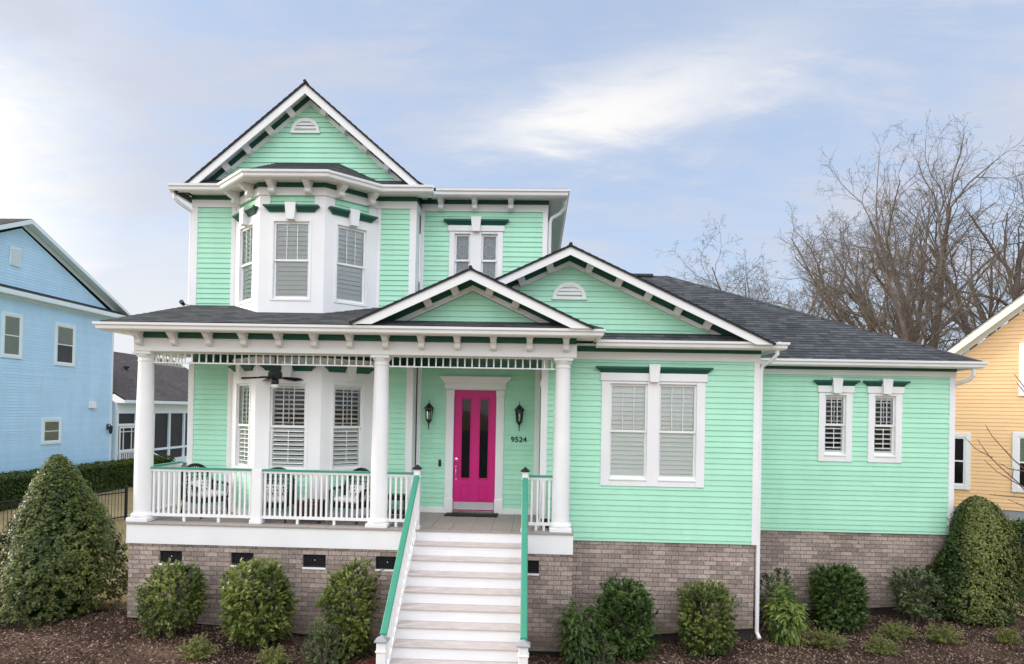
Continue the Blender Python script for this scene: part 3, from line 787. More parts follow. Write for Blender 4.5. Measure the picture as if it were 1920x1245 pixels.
# porch foundation with five vent openings
FV = [-6.28, -4.985, -3.69, -2.39, .085]; VZ0, VZ1 = -.725, -.495
bb = [(-7.05, -1.70), (-5.2, -1.81), (-2.75, -1.985), (.17, -2.09), (.87, -2.075)]
def brick_wall(name, x0, x1, y, z1, bot, holes=()):
    b = MB(); xs = [x0 + (x1 - x0) * k / 8 for k in range(9)]
    zt = min(VZ0 - .01, z1) if holes else z1
    for p, q in zip(xs, xs[1:]): b.add([(p, y, interp(p, bot)), (q, y, interp(q, bot)), (q, y, zt), (p, y, zt)], 'brick')
    for a0, a1, c0, c1 in (cells(x0, x1, zt, z1, holes) if holes else []):
        b.add([(a0, y, c0), (a1, y, c0), (a1, y, c1), (a0, y, c1)], 'brick')
    for a0, a1, c0, c1 in holes:
        for f in ([(a0, y, c0), (a0, y + .1, c0), (a0, y + .1, c1), (a0, y, c1)], [(a1, y, c0), (a1, y + .1, c0), (a1, y + .1, c1), (a1, y, c1)],
                  [(a0, y, c1), (a0, y + .1, c1), (a1, y + .1, c1), (a1, y, c1)], [(a0, y, c0), (a0, y + .1, c0), (a1, y + .1, c0), (a1, y, c0)]): b.add(f, 'brick')
    # underside lip of the brick and the recessed footing below it
    for p, q in zip(xs, xs[1:]): b.add([(p, y, interp(p, bot)), (q, y, interp(q, bot)), (q, y + .1, interp(q, bot)), (p, y + .1, interp(p, bot))], 'mortar')
    for p, q in zip(xs, xs[1:]): b.add([(p, y + .09, -2.6), (q, y + .09, -2.6), (q, y + .09, interp(q, bot)), (p, y + .09, interp(p, bot))], 'mortar')
    return b
b = brick_wall('f', -7.05, .87, .03, -.37, bb, [(x - .205, x + .205, VZ0, VZ1) for x in FV])
b.add([(.87, .03, -2.075), (.87, YM + .03, -2.05), (.87, YM + .03, -.37), (.87, .03, -.37)], 'brick')
b.add([(-7.05, .03, -1.70), (-7.05, 8.0, -1.70), (-7.05, 8.0, -.37), (-7.05, .03, -.37)], 'brick')
b.add([(-7.0, .1, -2.6), (-7.0, 8, -2.6), (-7.0, 8, -1.70), (-7.0, .1, -1.70)], 'mortar')
b.build('brick_foundation', HOUSE)
bm_ = [(.87, -2.07), (2.4, -1.97), (4.26, -1.80)]
b = brick_wall('f', .87, 4.255, YM + .03, ZS + .004, bm_)
b.add([(4.255, YM + .03, -1.80), (4.255, YR + .03, -1.86), (4.255, YR + .03, ZS), (4.255, YM + .03, ZS)], 'brick'); b.build('brick_foundation', HOUSE)
br_ = [(4.255, -1.98), (5.7, -1.92), (7.5, -1.79), (8.78, -1.685)]
b = brick_wall('f', 4.256, 8.775, YR + .03, ZS + .004, br_)
b.add([(8.775, YR + .03, -1.685), (8.775, 12, -1.7), (8.775, 12, ZS), (8.775, YR + .03, ZS)], 'brick'); b.build('brick_foundation', HOUSE)
for x in FV:
    b = MB(); y = .075
    b.box(x - .205, x + .205, y + .02, y + .03, VZ0, VZ1, 'dark')
    for k in range(10): xx = x - .19 + .38 * k / 9; b.box(xx - .004, xx + .004, y - .004, y + .006, VZ0 + .012, VZ1 - .012, 'ventmesh')
    for k in range(6): zz = VZ0 + .02 + (VZ1 - VZ0 - .04) * k / 5; b.box(x - .195, x + .195, y - .002, y + .004, zz - .005, zz + .005, 'ventmesh')
    for a in (x - .203, x + .189): b.box(a, a + .014, y - .012, y + .012, VZ0, VZ1, 'ventmesh')
    for a in (VZ0, VZ1 - .014): b.box(x - .203, x + .203, y - .011, y + .012, a, a + .014, 'ventmesh')
    b.lathe([(.012, 0), (.012, -.014), (.004, -.016)], (x, y - .004, VZ0 + .12), 'chrome', 8, 'y')
    b.build('foundation_vent', HOUSE)
    b = MB(); b.bbox(x - .21, x + .21, .012, .10, VZ0 - .035, VZ0 - .001, 'white', .006); b.build('vent_sill', HOUSE)

# ------------------------------------------------------------------ porch deck, rim, beam, ceiling
b = MB()
for k in range(22):                                                # deck boards with grooves between
    x0 = -7.10 + (.89 + 7.10) * k / 22; x1 = x0 + (.89 + 7.10) / 22 - .004
    b.bbox(x0, x1, -.028, YD if x0 > XJ - .2 else YL, -.028, 0, 'deck', .004)
b.build('porch_floor', HOUSE)
b = MB()
b.box(-7.08, .875, -.002, .03, -.372, -.03, 'white'); b.box(-7.08, -7.05, .03, 6, -.372, -.03, 'white'); b.box(.845, .875, .03, YM, -.372, -.03, 'white')
b.build('rim_board', HOUSE)
ZB0, ZB1 = 3.065, 3.31
b = MB(); b.bbox(-7.06, .885, YPB, YPB + .30, ZB0, ZB1, 'white', .01); b.bbox(-7.06, -6.76, YPB + .302, YL, ZB0, ZB1, 'white', .01); b.bbox(.60, .885, YPB + .302, YM, ZB0, ZB1, 'white', .01)
b.build('porch_beam', HOUSE)
b = MB(); b.box(-7.05, .875, YPB - .022, YPB + .29, ZB1 + .001, ZB1 + .10, 'green'); b.box(-7.075, -6.77, YPB + .29, YL, ZB1 + .001, ZB1 + .10, 'green'); b.build('green_band', HOUSE)
pP = [(-7.06, YL), (-7.06, YPB), (.885, YPB), (.885, YM)]
eave(pP, 3.41, .34, 3.525)
b = MB(); b.box(-6.9, .6, .3, YD, 3.02 + .17, 3.02 + .19, 'white'); b.build('porch_ceiling', HOUSE)
b = MB()
for k in range(40): b.box(-6.9 + .19 * k, -6.89 + .19 * k, .34, YD - .01, 3.184, 3.19, 'white')
b.build('ceiling_board', HOUSE)

# ------------------------------------------------------------------ columns
CX = [-6.92, -2.60, .655]; CY = .215
for x in CX:
    b = MB()
    b.lathe([(.155, .16), (.157, .7), (.155, 1.1), (.146, 1.9), (.128, 2.89)], (x, CY, 0), 'white', 32)
    col = b.build('column', HOUSE, True)
    b = MB(); b.bbox(x - .195, x + .195, CY - .195, CY + .195, .001, .075, 'white', .008)
    b.lathe([(.185, .075), (.198, .095), (.195, .125), (.178, .14), (.170, .142), (.166, .158), (.157, .165)], (x, CY, 0), 'white', 32); b.build('column_base', col, True)
    b = MB(); b.lathe([(.129, 2.885), (.138, 2.892), (.140, 2.903), (.135, 2.915), (.129, 2.92), (.129, 2.955), (.138, 2.965), (.155, 2.99), (.160, 3.012)], (x, CY, 0), 'white', 32)
    b.bbox(x - .165, x + .165, CY - .165, CY + .165, 3.013, ZB0 - .001, 'white', .006); b.build('column_capital', col, True)

# ------------------------------------------------------------------ railings
def railing(p0, p1, zc=.98, zlow=.09, n=None, posts=()):
    """level balustrade from p0 to p1 (plan points)"""
    p, q = Vector((*p0, 0)), Vector((*p1, 0)); d = q - p; L = d.length; F = frame(p[:], d, (d.y, -d.x, 0))
    b = MB(F); b.box(0, L, -.03, .03, zlow, zlow + .05, 'white'); 
    for a in (L * .33, L * .67): b.box(a - .022, a + .022, -.022, .022, 0.001, zlow, 'white')
    r = b.build('railing', HOUSE)
    b = MB(F); b.box(0, L, -.028, .028, zc - .075, zc - .032, 'white'); b.build('top_rail', r)
    b = MB(F); b.prism([(0, -.048, zc - .031), (0, .048, zc - .031), (0, .05, zc - .012), (0, .035, zc), (0, -.035, zc), (0, -.05, zc - .012)], (L, 0, 0), 'litgreen'); b.build('rail_cap', r)
    n = n or round(L / .0945)
    for k in range(n):
        a = L * (k + .5) / n; b = MB(F); b.bbox(a - .018, a + .018, -.018, .018, zlow + .05, zc - .075, 'white', .003); b.build('baluster', r)
    return r
railing((-6.765, CY), (-4.90, CY)); railing((-4.72, CY), (-2.755, CY)); railing((-2.445, CY), (-1.955, CY)); railing((.09, CY), (.50, CY))
railing((CX[0], YL - .01), (CX[0], CY + .16)); railing((CX[2], CY + .16), (CX[2], YM - .01), n=4)
def newel(x, y, z0, z1, w, cap, name='newel_post'):
    b = MB(); b.bbox(x - w, x + w, y - w, y + w, z0, z1, 'white', .008)
    b.bbox(x - w - .012, x + w + .012, y - w - .012, y + w + .012, z1 - .14, z1 - .115, 'white', .005)
    b.bbox(x - w - .014, x + w + .014, y - w - .014, y + w + .014, z0, z0 + .06, 'white', .006)
    o = b.build(name, HOUSE)
    b = MB(); c = w + .028
    b.bbox(x - c, x + c, y - c, y + c, z1 + .001, z1 + .022, cap, .004)
    b.mesh([(x - c + .008, y - c + .008, z1 + .022), (x + c - .008, y - c + .008, z1 + .022), (x + c - .008, y + c - .008, z1 + .022), (x - c + .008, y + c - .008, z1 + .022), (x, y, z1 + .085)],
           [(0, 1, 4), (1, 2, 4), (2, 3, 4), (3, 0, 4)], cap); b.build('post_cap', o)
b = MB(); b.bbox(-4.90 + .001, -4.72 - .001, CY - .08, CY + .08, .001, .975, 'white', .008); b.bbox(-4.92, -4.70, CY - .10, CY + .10, .001, .075, 'white', .006); b.build('newel_post', HOUSE)
SXL, SXR = -1.885, .02                                             # stair rail lines
newel(SXL, .03, .001, 1.055, .052, 'black'); newel(SXR, .03, .001, 1.055, .052, 'black')
RS_, TR = .196, .262                                               # riser, tread
NR = 11
YB = -2.46
newel(SXL, YB, -2.35, -1.10, .065, 'grey'); newel(SXR + .05, YB, -2.35, -1.10, .065, 'grey')
# stairs
sx0, sx1 = SXL + .06, SXR - .055
for k in range(1, NR + 1):
    y1 = -(k - 1) * TR
    b = MB(); b.box(sx0 - .0455, sx1 + .045 + .004 * k, y1 - .004, y1 + .018, -k * RS_, -(k - 1) * RS_ - .031, 'white'); b.build('riser', HOUSE)
    if k < NR:
        b = MB(); x1 = sx1 + .045 + .004 * k
        for (a, c) in ((y1 - TR - .03, y1 - TR / 2 - .017), (y1 - TR / 2 - .012, y1 - .005)):
            b.bbox(sx0 - .045, x1, a, c, -k * RS_ - .03, -k * RS_, 'tread', .006)
        b.build('tread', HOUSE)
for x0, x1 in ((sx0 - .065, sx0 - .0465), (sx1 + .052, sx1 + .07)):
    b = MB(); sl = RS_ / TR; yb = -NR * TR + .2
    b.prism([(x0, -.003, -.035), (x0, -.003, -.42), (x0, yb, -.42 + sl * yb), (x0, yb, -.035 + sl * yb)], (x1 - x0, 0, 0), 'white'); b.build('stringer', HOUSE)
for x, xb in ((SXL, SXL), (SXR, SXR + .05)):                       # sloping hand rails
    p0, p1 = Vector((x, -.024, .955)), Vector((xb, YB + .066, -1.015))
    d = p1 - p0; dn = d.normalized(); side = Vector((1, 0, 0)); upv = side.cross(dn); upv = upv if upv.z > 0 else -upv
    b = MB()
    w = .03
    def bar(z0, z1): b.prism([p0 + side * a + Vector((0, 0, q)) for a, q in ((-w, z0), (w, z0), (w, z1), (-w, z1))], d, 'white')
    bar(-.80, -.74); r = b.build('railing', HOUSE)
    b = MB(); bar(-.085, -.034); b.build('top_rail', r)
    b = MB(); b.prism([p0 + side * a + Vector((0, 0, q)) for a, q in ((-.05, -.033), (.05, -.033), (.05, -.012), (.036, 0), (-.036, 0), (-.05, -.012))], d, 'litgreen'); b.build('rail_cap', r)
    n = 18
    for k in range(n):
        c = p0 + d * ((k + .5) / n); h = .04 * 0.8
        b = MB(); q = .018; sl = d.z / d.y
        b.mesh([(c.x - q, c.y - q, c.z - .74 - q * sl), (c.x + q, c.y - q, c.z - .74 - q * sl), (c.x + q, c.y + q, c.z - .74 + q * sl), (c.x - q, c.y + q, c.z - .74 + q * sl),
                (c.x - q, c.y - q, c.z - .085 - q * sl), (c.x + q, c.y - q, c.z - .085 - q * sl), (c.x + q, c.y + q, c.z - .085 + q * sl), (c.x - q, c.y + q, c.z - .085 + q * sl)],
               [(0, 1, 5, 4), (1, 2, 6, 5), (2, 3, 7, 6), (3, 0, 4, 7), (0, 3, 2, 1), (4, 5, 6, 7)], 'white'); b.build('baluster', r)

# spindle frieze under the beam
def spindles(p0, p1, n):
    p, q = Vector((*p0, 0)), Vector((*p1, 0)); d = q - p; L = d.length; F = frame(p[:], d, (d.y, -d.x, 0))
    b = MB(F); b.box(0, L, -.02, .02, 2.862, 2.884, 'white'); r = b.build('spindle_frieze', HOUSE)
    b = MB(F); b.box(0, L, -.02, .02, 3.042, ZB0 - .002, 'white'); b.build('top_rail', r)
    for k in range(n):
        a = L * (k + .5) / n
        b = MB(F); b.lathe([(.0125, 2.884), (.0125, 2.91), (.016, 2.92), (.011, 2.945), (.0145, 2.965), (.011, 2.985), (.016, 3.008), (.0125, 3.018), (.0125, 3.042)], (a, 0, 0), 'white', 8); b.build('spindle', r, True)
spindles((-6.79, CY), (-2.735, CY), 31); spindles((-2.465, CY), (.52, CY), 23); spindles((CX[0], YL - .01), (CX[0], CY + .135), 10)

# ------------------------------------------------------------------ front door
b = MB(wallF(0, YD)); dz0, dz1 = .065, 2.525
W = DX1 - DX0; LT = [(DX0 + .165, DX0 + .335), (DX0 + .535, DX0 + .705)]
for a, c0, c1, q in [(a, c, d, e_) for a, e_, c, d in [(x0, x1, z0, z1) for x0, x1, z0, z1 in cells(DX0, DX1, dz0, dz1, [(l0, l1, .72, 2.35) for l0, l1 in LT])]]:
    b.box(a, q, -.075, -.03, c0, c1, 'pink')
for l0, l1 in LT:
    for s0, s1, t0, t1 in ((l0 - .022, l0, .70, 2.37), (l1, l1 + .022, .70, 2.37), (l0, l1, .70, .72), (l0, l1, 2.35, 2.37)): b.bbox(s0, s1, -.03, -.016, t0, t1, 'pink', .004)
    m0, m1 = l0 - .02, l1 + .02                                   # raised lower panels
    for s0, s1, t0, t1 in ((m0, m0 + .018, .27, .58), (m1 - .018, m1, .27, .58), (m0 + .018, m1 - .018, .27, .288), (m0 + .018, m1 - .018, .562, .58)): b.bbox(s0, s1, -.03, -.02, t0, t1, 'pink', .004)
    b.bbox(m0 + .045, m1 - .045, -.03, -.021, .315, .535, 'pink', .006)
door = b.build('door', HOUSE)
for l0, l1 in LT:
    b = MB(wallF(0, YD)); b.add([(l0, -.05, .72), (l1, -.05, .72), (l1, -.05, 2.35), (l0, -.05, 2.35)], 'glass'); b.build('glass_pane', door)
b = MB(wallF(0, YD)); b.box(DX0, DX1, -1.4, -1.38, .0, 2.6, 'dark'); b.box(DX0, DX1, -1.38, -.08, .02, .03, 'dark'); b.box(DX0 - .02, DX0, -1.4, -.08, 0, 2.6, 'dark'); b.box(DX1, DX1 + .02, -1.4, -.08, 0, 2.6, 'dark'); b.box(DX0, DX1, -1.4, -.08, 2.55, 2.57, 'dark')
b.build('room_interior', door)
b = MB(wallF(0, YD)); b.bbox(DX0 + .02, DX1 - .02, -.03, -.024, .075, .225, 'kick', .002); b.build('kick_plate', door)
b = MB(wallF(0, YD)); hx_ = DX0 + .062

b = MB(); y = YD + .03
b.lathe([(.033, 0), (.031, -.016), (.018, -.022)], (hx_, y, 1.10), 'chrome', 14, 'y'); b.build('deadbolt', door, True); b = MB(); b.lathe([(.03, 0), (.028, -.014), (.012, -.05), (.02, -.055), (.02, -.066)], (hx_, y, .95), 'chrome', 14, 'y')
b.tube([(hx_, y, .93), (hx_, y - .05, .90), (hx_, y - .06, .82), (hx_, y - .05, .73), (hx_, y, .70)], .011, 'chrome', 8); b.tube([(hx_, y - .012, .70), (hx_, y - .012, .96)], .006, 'chrome', 6); b.lathe([(.022, 0), (.02, -.01), (.004, -.014)], (hx_, y, .69), 'chrome', 12, 'y')
b.build('handle', door, True)
b = MB(wallF(0, YD))                                               # casing and entablature
for x0, x1 in ((DX0 - .165, DX0 - .002), (DX1 + .002, DX1 + .165)):
    b.bbox(x0, x1, -.08, .03, .0, 2.40, 'white', .006); b.bbox(x0 - .008, x1 + .008, -.05, .045, .0, .30, 'white', .006); b.bbox(x0 - .006, x1 + .006, -.05, .04, 2.402, 2.535, 'white', .006)
b.bbox(DX0 - .002, DX1 + .002, -.08, .018, 2.53, 2.545, 'white', .004); b.box(DX0, DX1, -.10, .06, .001, .06, 'chrome')
b.bbox(DX0 - .20, DX1 + .20, -.03, .05, 2.546, 2.66, 'white', .006)
rows = [(2.661, 0, .055), (2.69, .008, .065), (2.75, .075, .125), (2.775, .095, .15), (2.80, .095, .15)]
V = []; Fc = []
for z, k, o in rows: V += [(DX0 - .20 - k, 0, z), (DX0 - .20 - k, o, z), (DX1 + .20 + k, o, z), (DX1 + .20 + k, 0, z)]
for i in range(4):
    for j in range(3): Fc.append((i * 4 + j, i * 4 + j + 1, i * 4 + 5 + j, i * 4 + 4 + j))
Fc += [(0, 1, 2, 3), (16, 19, 18, 17)]; b.mesh(V, Fc, 'white'); b.build('door_surround', HOUSE)
b = MB(); b.bbox(-1.79, -1.735, YD - .032, YD - .012, .95, 1.09, 'black', .006); b.lathe([(.012, 0), (.010, -.004)], (-1.7625, YD - .032, .99), 'ventmesh', 12, 'y'); b.build('doorbell', HOUSE)
# house number
def text(s, x, y, z, h, m, parent, name, spacing=1.25):
    cu = bpy.data.curves.new(name, 'FONT'); cu.body = s; cu.size = h / .70; cu.extrude = .006; cu.space_character = spacing; cu.align_x = 'CENTER'
    o = bpy.data.objects.new(name, cu); COL.objects.link(o)
    dg = bpy.context.evaluated_depsgraph_get(); dg.update()
    me = bpy.data.meshes.new_from_object(o.evaluated_get(dg)); bpy.data.objects.remove(o)
    me.transform(Matrix.Translation((x, y, z)) @ Matrix.Rotation(rad(90), 4, 'X'))
    vs = [tuple(v.co) for v in me.vertices]; fs = [tuple(f.vertices) for f in me.polygons]
    b = MB()
    for dx, dy, dz in ((-.0028, 0, 0), (.0028, -.0004, .0), (0, -.0008, .0022)): b.mesh([(q[0] + dx, q[1] + dy, q[2] + dz) for q in vs], fs, m)
    return b.build(name, parent)
    o = bpy.data.objects.new(name, me); COL.objects.link(o); attach(o, parent); return o
text('9524', -.15, YD - .026, 1.485, .105, 'black', HOUSE, 'house_number', 1.12)

# ------------------------------------------------------------------ downspouts
def spout(pts, name='downspout'):
    b = MB(); b.tube(pts, .037, 'white', 8); return b.build(name, HOUSE, True)
spout([(4.50, YM - .30, 3.33), (4.50, YM - .29, 3.22), (4.45, YM - .2, 3.13), (4.34, YM - .02, 3.03), (4.315, YM - .0, 2.93), (4.315, YM, .5), (4.315, YM, -1.86), (4.34, YM - .09, -1.95)])
spout([(8.99, YR - .30, 3.16), (9.0, YR - .28, 3.02), (8.96, YR - .2, 2.92), (8.84, YR + .02, 2.84), (8.82, YR + .06, 2.74), (8.82, YR + .06, -1.7)])
spout([(-7.03, YL - .28, 6.32), (-7.03, YL - .26, 6.2), (-6.98, YL - .2, 6.13), (-6.86, YL, 6.04), (-6.83, YL + .02, 5.95), (-6.83, YL + .02, 4.10)])
spout([(.70, YD - .10, 6.43), (.70, YD - .02, 6.30), (.62, YD + .04, 6.2), (.44, YD + .07, 6.1), (.405, YD + .08, 6.0), (.405, YD + .08, 4.2)])

# ------------------------------------------------------------------ porch things
def lantern(x, label):
    t = thing('wall_lantern', label, 'wall lamp', (x, YD, 1.7), 'black lanterns beside the front door')
    y = YD - .15
    b = MB(); b.bbox(x - .045, x + .045, YD - .03, YD - .012, 1.92, 2.12, 'black', .012)
    b.tube([(x, YD - .03, 2.04), (x, YD - .08, 2.09), (x, y, 2.12)], .012, 'black', 8); b.build('wall_plate', t, True)
    b = MB(); b.lathe([(.002, 2.315), (.008, 2.30), (.004, 2.285), (.012, 2.27), (.006, 2.25), (.02, 2.235), (.05, 2.205), (.085, 2.165), (.105, 2.15), (.105, 2.138), (.07, 2.135)], (x, y, 0), 'black', 6)
    for k in range(6):
        a = math.pi / 3 * k; b.tube([(x + .082 * math.cos(a), y + .082 * math.sin(a), 2.14), (x + .056 * math.cos(a), y + .056 * math.sin(a), 1.915)], .007, 'black', 5)
    b.build('lantern_cage', t)
    b = MB(); b.lathe([(.06, 1.915), (.066, 1.905), (.058, 1.885), (.035, 1.86), (.03, 1.845), (.016, 1.835), (.012, 1.80), (.016, 1.785), (.008, 1.76), (.012, 1.735), (.002, 1.705)], (x, y, 0), 'black', 6); b.build('finial', t)
    b = MB()
    for k in range(6):
        a, c = math.pi / 3 * k, math.pi / 3 * (k + 1)
        b.add([(x + .053 * math.cos(a), y + .053 * math.sin(a), 1.916), (x + .053 * math.cos(c), y + .053 * math.sin(c), 1.916), (x + .078 * math.cos(c), y + .078 * math.sin(c), 2.137), (x + .078 * math.cos(a), y + .078 * math.sin(a), 2.137)], 'glass')
    b.build('glass_pane', t)
    b = MB(); b.lathe([(.010, 1.916), (.010, 1.98), (.006, 1.985), (.016, 2.01), (.014, 2.04), (.002, 2.065)], (x, y, 0), 'cream', 10); b.build('candle_bulb', t, True)
lantern(-1.985, 'black lantern with a tail finial on the green wall left of the magenta door')
lantern(-.145, 'black lantern on the wall right of the magenta door, above the house number')

t = thing('ceiling_fan', 'black ceiling fan with wide blades under the porch ceiling in front of the bay window', 'fan', (-4.56, .27, 2.5))
fx, fy, fz = -4.56, .27, 2.665
b = MB(); b.lathe([(.055, .515), (.05, .48), (.016, .45), (.014, .12), (.05, .11), (.1, .09), (.125, .06), (.125, -.02), (.105, -.05), (.05, -.06)], (fx, fy, fz), 'black', 24); b.build('motor', t, True)
b = MB(); b.lathe([(.05, -.061), (.062, -.07), (.068, -.13), (.06, -.15)], (fx, fy, fz), 'black', 20); b.build('light_kit', t, True)
b = MB(); b.lathe([(.062, -.151), (.075, -.175), (.07, -.20), (.045, -.222), (.004, -.228)], (fx, fy, fz), 'white', 20); b.build('light_bowl', t, True)
for k in range(5):
    a = rad(-16 + 72 * k); F = Matrix.Translation((fx, fy, fz - .02)) @ Matrix.Rotation(a, 4, 'Z') @ Matrix.Rotation(rad(4), 4, 'Y') @ Matrix.Rotation(rad(-12), 4, 'X')
    b = MB(F); b.box(.11, .24, -.02, .02, -.006, .002, 'fanblade')
    b.prism([(.20, -.05, 0), (.36, -.075, 0), (.54, -.08, 0), (.57, -.055, 0), (.57, .055, 0), (.54, .08, 0), (.36, .075, 0), (.20, .05, 0)], (0, 0, .009), 'fanblade'); b.build('blade', t)

# door mat with a rumpled edge
b = MB(); n = 22
top = []
for j in range(5):
    for i in range(n + 1):
        a = i / n; x = -1.60 + 1.06 * a; y = 1.90 - .40 * j / 4
        z = .014 + .035 * math.exp(-((a - .22) / .10) ** 2) * (j / 4) + .012 * math.exp(-((a - .97) / .06) ** 2) + .004 * math.sin(7 * a + j)
        top.append((x, y, z))
nb = len(top); V = top + [(x, y, .002) for x, y, z in top]; Fc = []
for j in range(4):
    for i in range(n): q = j * (n + 1) + i; Fc.append((q, q + 1, q + n + 2, q + n + 1))
rim = list(range(n + 1)) + [k * (n + 1) + n for k in range(1, 5)] + [4 * (n + 1) + i for i in range(n - 1, -1, -1)] + [k * (n + 1) for k in range(3, 0, -1)]
for p, q in zip(rim, rim[1:] + rim[:1]): Fc.append((p, q, q + nb, p + nb))
b.mesh(V, Fc, 'rubber'); tag(b.build('door_mat', None, True), 'black rubber doormat with a rumpled left corner in front of the magenta door', 'doormat')

# wicker chairs
def chair(loc, rz, label):
    t = thing('wicker_chair', label, 'chair', (0, 0, 0), 'black wicker armchairs on the porch')
    b = MB(); b.bbox(-.30, .30, -.26, .26, .27, .37, 'wicker', .03)
    for k in range(9): b.box(-.302 + .07 * k, -.282 + .07 * k, -.27, -.262, .27, .37, 'wicker')
    b.build('seat', t)
    b = MB(); n = 14; pts = []                                      # arched, woven back
    for k in range(n + 1):
        a = math.pi * k / n; pts.append((-.33 * math.cos(a), .30 + .06 * math.sin(a), .58 + .37 * math.sin(a)))
    pts = [(-.31, .24, .30)] + pts + [(.31, .24, .30)]
    b.tube(pts, .032, 'wicker', 8)
    for k in range(13):
        x = -.27 + .045 * k; zt = .58 + .37 * math.sqrt(max(0, 1 - (x / .33) ** 2)); b.tube([(x, .25, .34), (x, .30, .6), (x, .345, zt)], .0085, 'wicker', 5)
    for k in range(7):
        z = .42 + .075 * k; w = .29 if z < .6 else .33 * math.sqrt(max(.05, 1 - ((z - .58) / .37) ** 2)); b.tube([(-w, .28, z), (0, .30 + .03 * (z - .4), z), (w, .28, z)], .009, 'wicker', 5)
    b.build('backrest', t, True)
    for sx in (-1, 1):
        b = MB(); b.tube([(sx * .31, .30, .62), (sx * .345, .12, .60), (sx * .35, -.14, .595), (sx * .345, -.25, .56), (sx * .32, -.27, .45), (sx * .30, -.255, .33)], .026, 'wicker', 8)
        for k in range(5): b.tube([(sx * .335, -.18 + .1 * k, .58), (sx * .30, -.18 + .1 * k, .34)], .008, 'wicker', 5)
        b.build('armrest', t, True)
    for sx in (-1, 1):
        for y0, y1 in ((-.24, -.29), (.24, .33)):
            b = MB(); b.tube([(sx * .275, y0, .30), (sx * .285, (y0 + y1) / 2, .15), (sx * .30, y1, .002)], [.024, .02, .018], 'wicker', 8); b.build('leg', t, True)
    b = MB(); b.bbox(-.265, .265, -.265, .22, .372, .455, 'cushion', .03); b.build('seat_cushion', t)
    F = Matrix.Translation((0, .18, .555)) @ Matrix.Rotation(rad(-16), 4, 'X'); b = MB(F)
    V = []; Fc = []; n = 9
    for j in range(n + 1):
        for i in range(n + 1):
            u_, v_ = i / n * 2 - 1, j / n * 2 - 1; k = (1 - u_ ** 4) * (1 - v_ ** 4)
            V.append((  .18 * u_ * (1 - .08 * (1 - abs(v_))), -.06 * k ** .5, .11 * v_))
    nn = len(V); V += [(x, -y * .7, z) for x, y, z in V]
    for s_ in (0, nn):
        for j in range(n):
            for i in range(n): q = s_ + j * (n + 1) + i; Fc.append((q, q + 1, q + n + 2, q + n + 1))
    b.mesh(V, Fc, 'cushion')
    for k in range(6):
        for j in range(3): b.lathe([(.001, -.004), (.016, -.002), (.001, .0)], (-.15 + .06 * k + .02 * (j % 2), -.066 * (1 - abs(k - 2.5) / 6), -.07 + .06 * j), 'wicker', 8, 'y')
    b.build('pillow', t, True)
    t.location = loc; t.rotation_euler = (0, 0, rz)
    return t
# prototype built at the origin: LOC stays zero so every part follows its chair
chair((-6.12, .92, .0), rad(62), 'wicker armchair with white cushions at the left end of the porch, turned toward the stairs')
chair((-4.62, .445, .0), rad(2), 'wicker armchair with patterned pillow just right of the middle rail post').scale = (1, .65, 1)
chair((-3.22, .66, .0), rad(-22), 'wicker armchair beside the middle column, nearest the porch stairs').scale = (1, .8, 1)
t = thing('side_table', 'low brown side table with slatted front between two wicker chairs', 'table', (-3.93, .50, 0))
b = MB(); b.bbox(-4.17, -3.69, .31, .66, .36, .40, 'brown', .01); b.build('tabletop', t)
for x in (-4.13, -3.73):
    for y in (.35, .62):
        b = MB(); b.bbox(x - .025, x + .025, y - .025, y + .025, .002, .36, 'brown', .006); b.build('leg', t)
b = MB(); b.bbox(-4.10, -3.76, .34, .36, .10, .34, 'brown', .005); b.build('front_panel', t)
b = MB(); b.lathe([(.05, .401), (.052, .43), (.044, .435), (.044, .415)], (-4.05, .5, 0), 'white', 16); tag(b.build('small_dish', None, True), 'small white dish on the low brown side table', 'dish')
t = thing('plant_stand', 'low black two-tier stand on the porch between the middle column and the stairs', 'stand', (-2.45, 1.12, 0))
b = MB(); b.bbox(-2.66, -2.28, 1.0, 1.28, .36, .46, 'black', .01); b.build('top_shelf', t)
b = MB(); b.bbox(-2.66, -2.28, 1.0, 1.28, .10, .15, 'black', .01); b.build('bottom_shelf', t)
for x in (-2.64, -2.30):
    for y in (1.02, 1.26):
        b = MB(); b.bbox(x - .014, x + .014, y - .014, y + .014, .002, .36, 'black', .003); b.build('leg', t)
t = thing('flower_pot', 'small black pot with white trim on the porch floor behind the right railing', 'pot', (.42, .50, 0))
b = MB(); b.lathe([(.06, .002), (.085, .12), (.095, .125), (.095, .15), (.08, .15), (.078, .11)], (.40, .52, 0), 'black', 18); b.build('pot', t, True)
b = MB(); b.tube([(.29, .40, .002), (.25, .38, .10), (.28, .37, .16)], .018, 'cream', 6); b.build('handle', t, True)
t = thing('flood_light', 'small black flood light on the porch roof at the left wall corner', 'lamp', (-6.86, 1.30, 4.0))
b = MB(); b.tube([(-6.83, YL - .02, 4.12), (-6.86, 1.36, 4.13)], .014, 'cream', 6); b.build('bracket', t)
b = MB(Matrix.Translation((-6.88, 1.33, 4.13)) @ Matrix.Rotation(rad(-25), 4, 'X')); b.lathe([(.022, .05), (.034, .03), (.045, -.07), (.04, -.075)], (0, 0, 0), 'black', 14, 'y'); b.build('lamp_head', t, True)
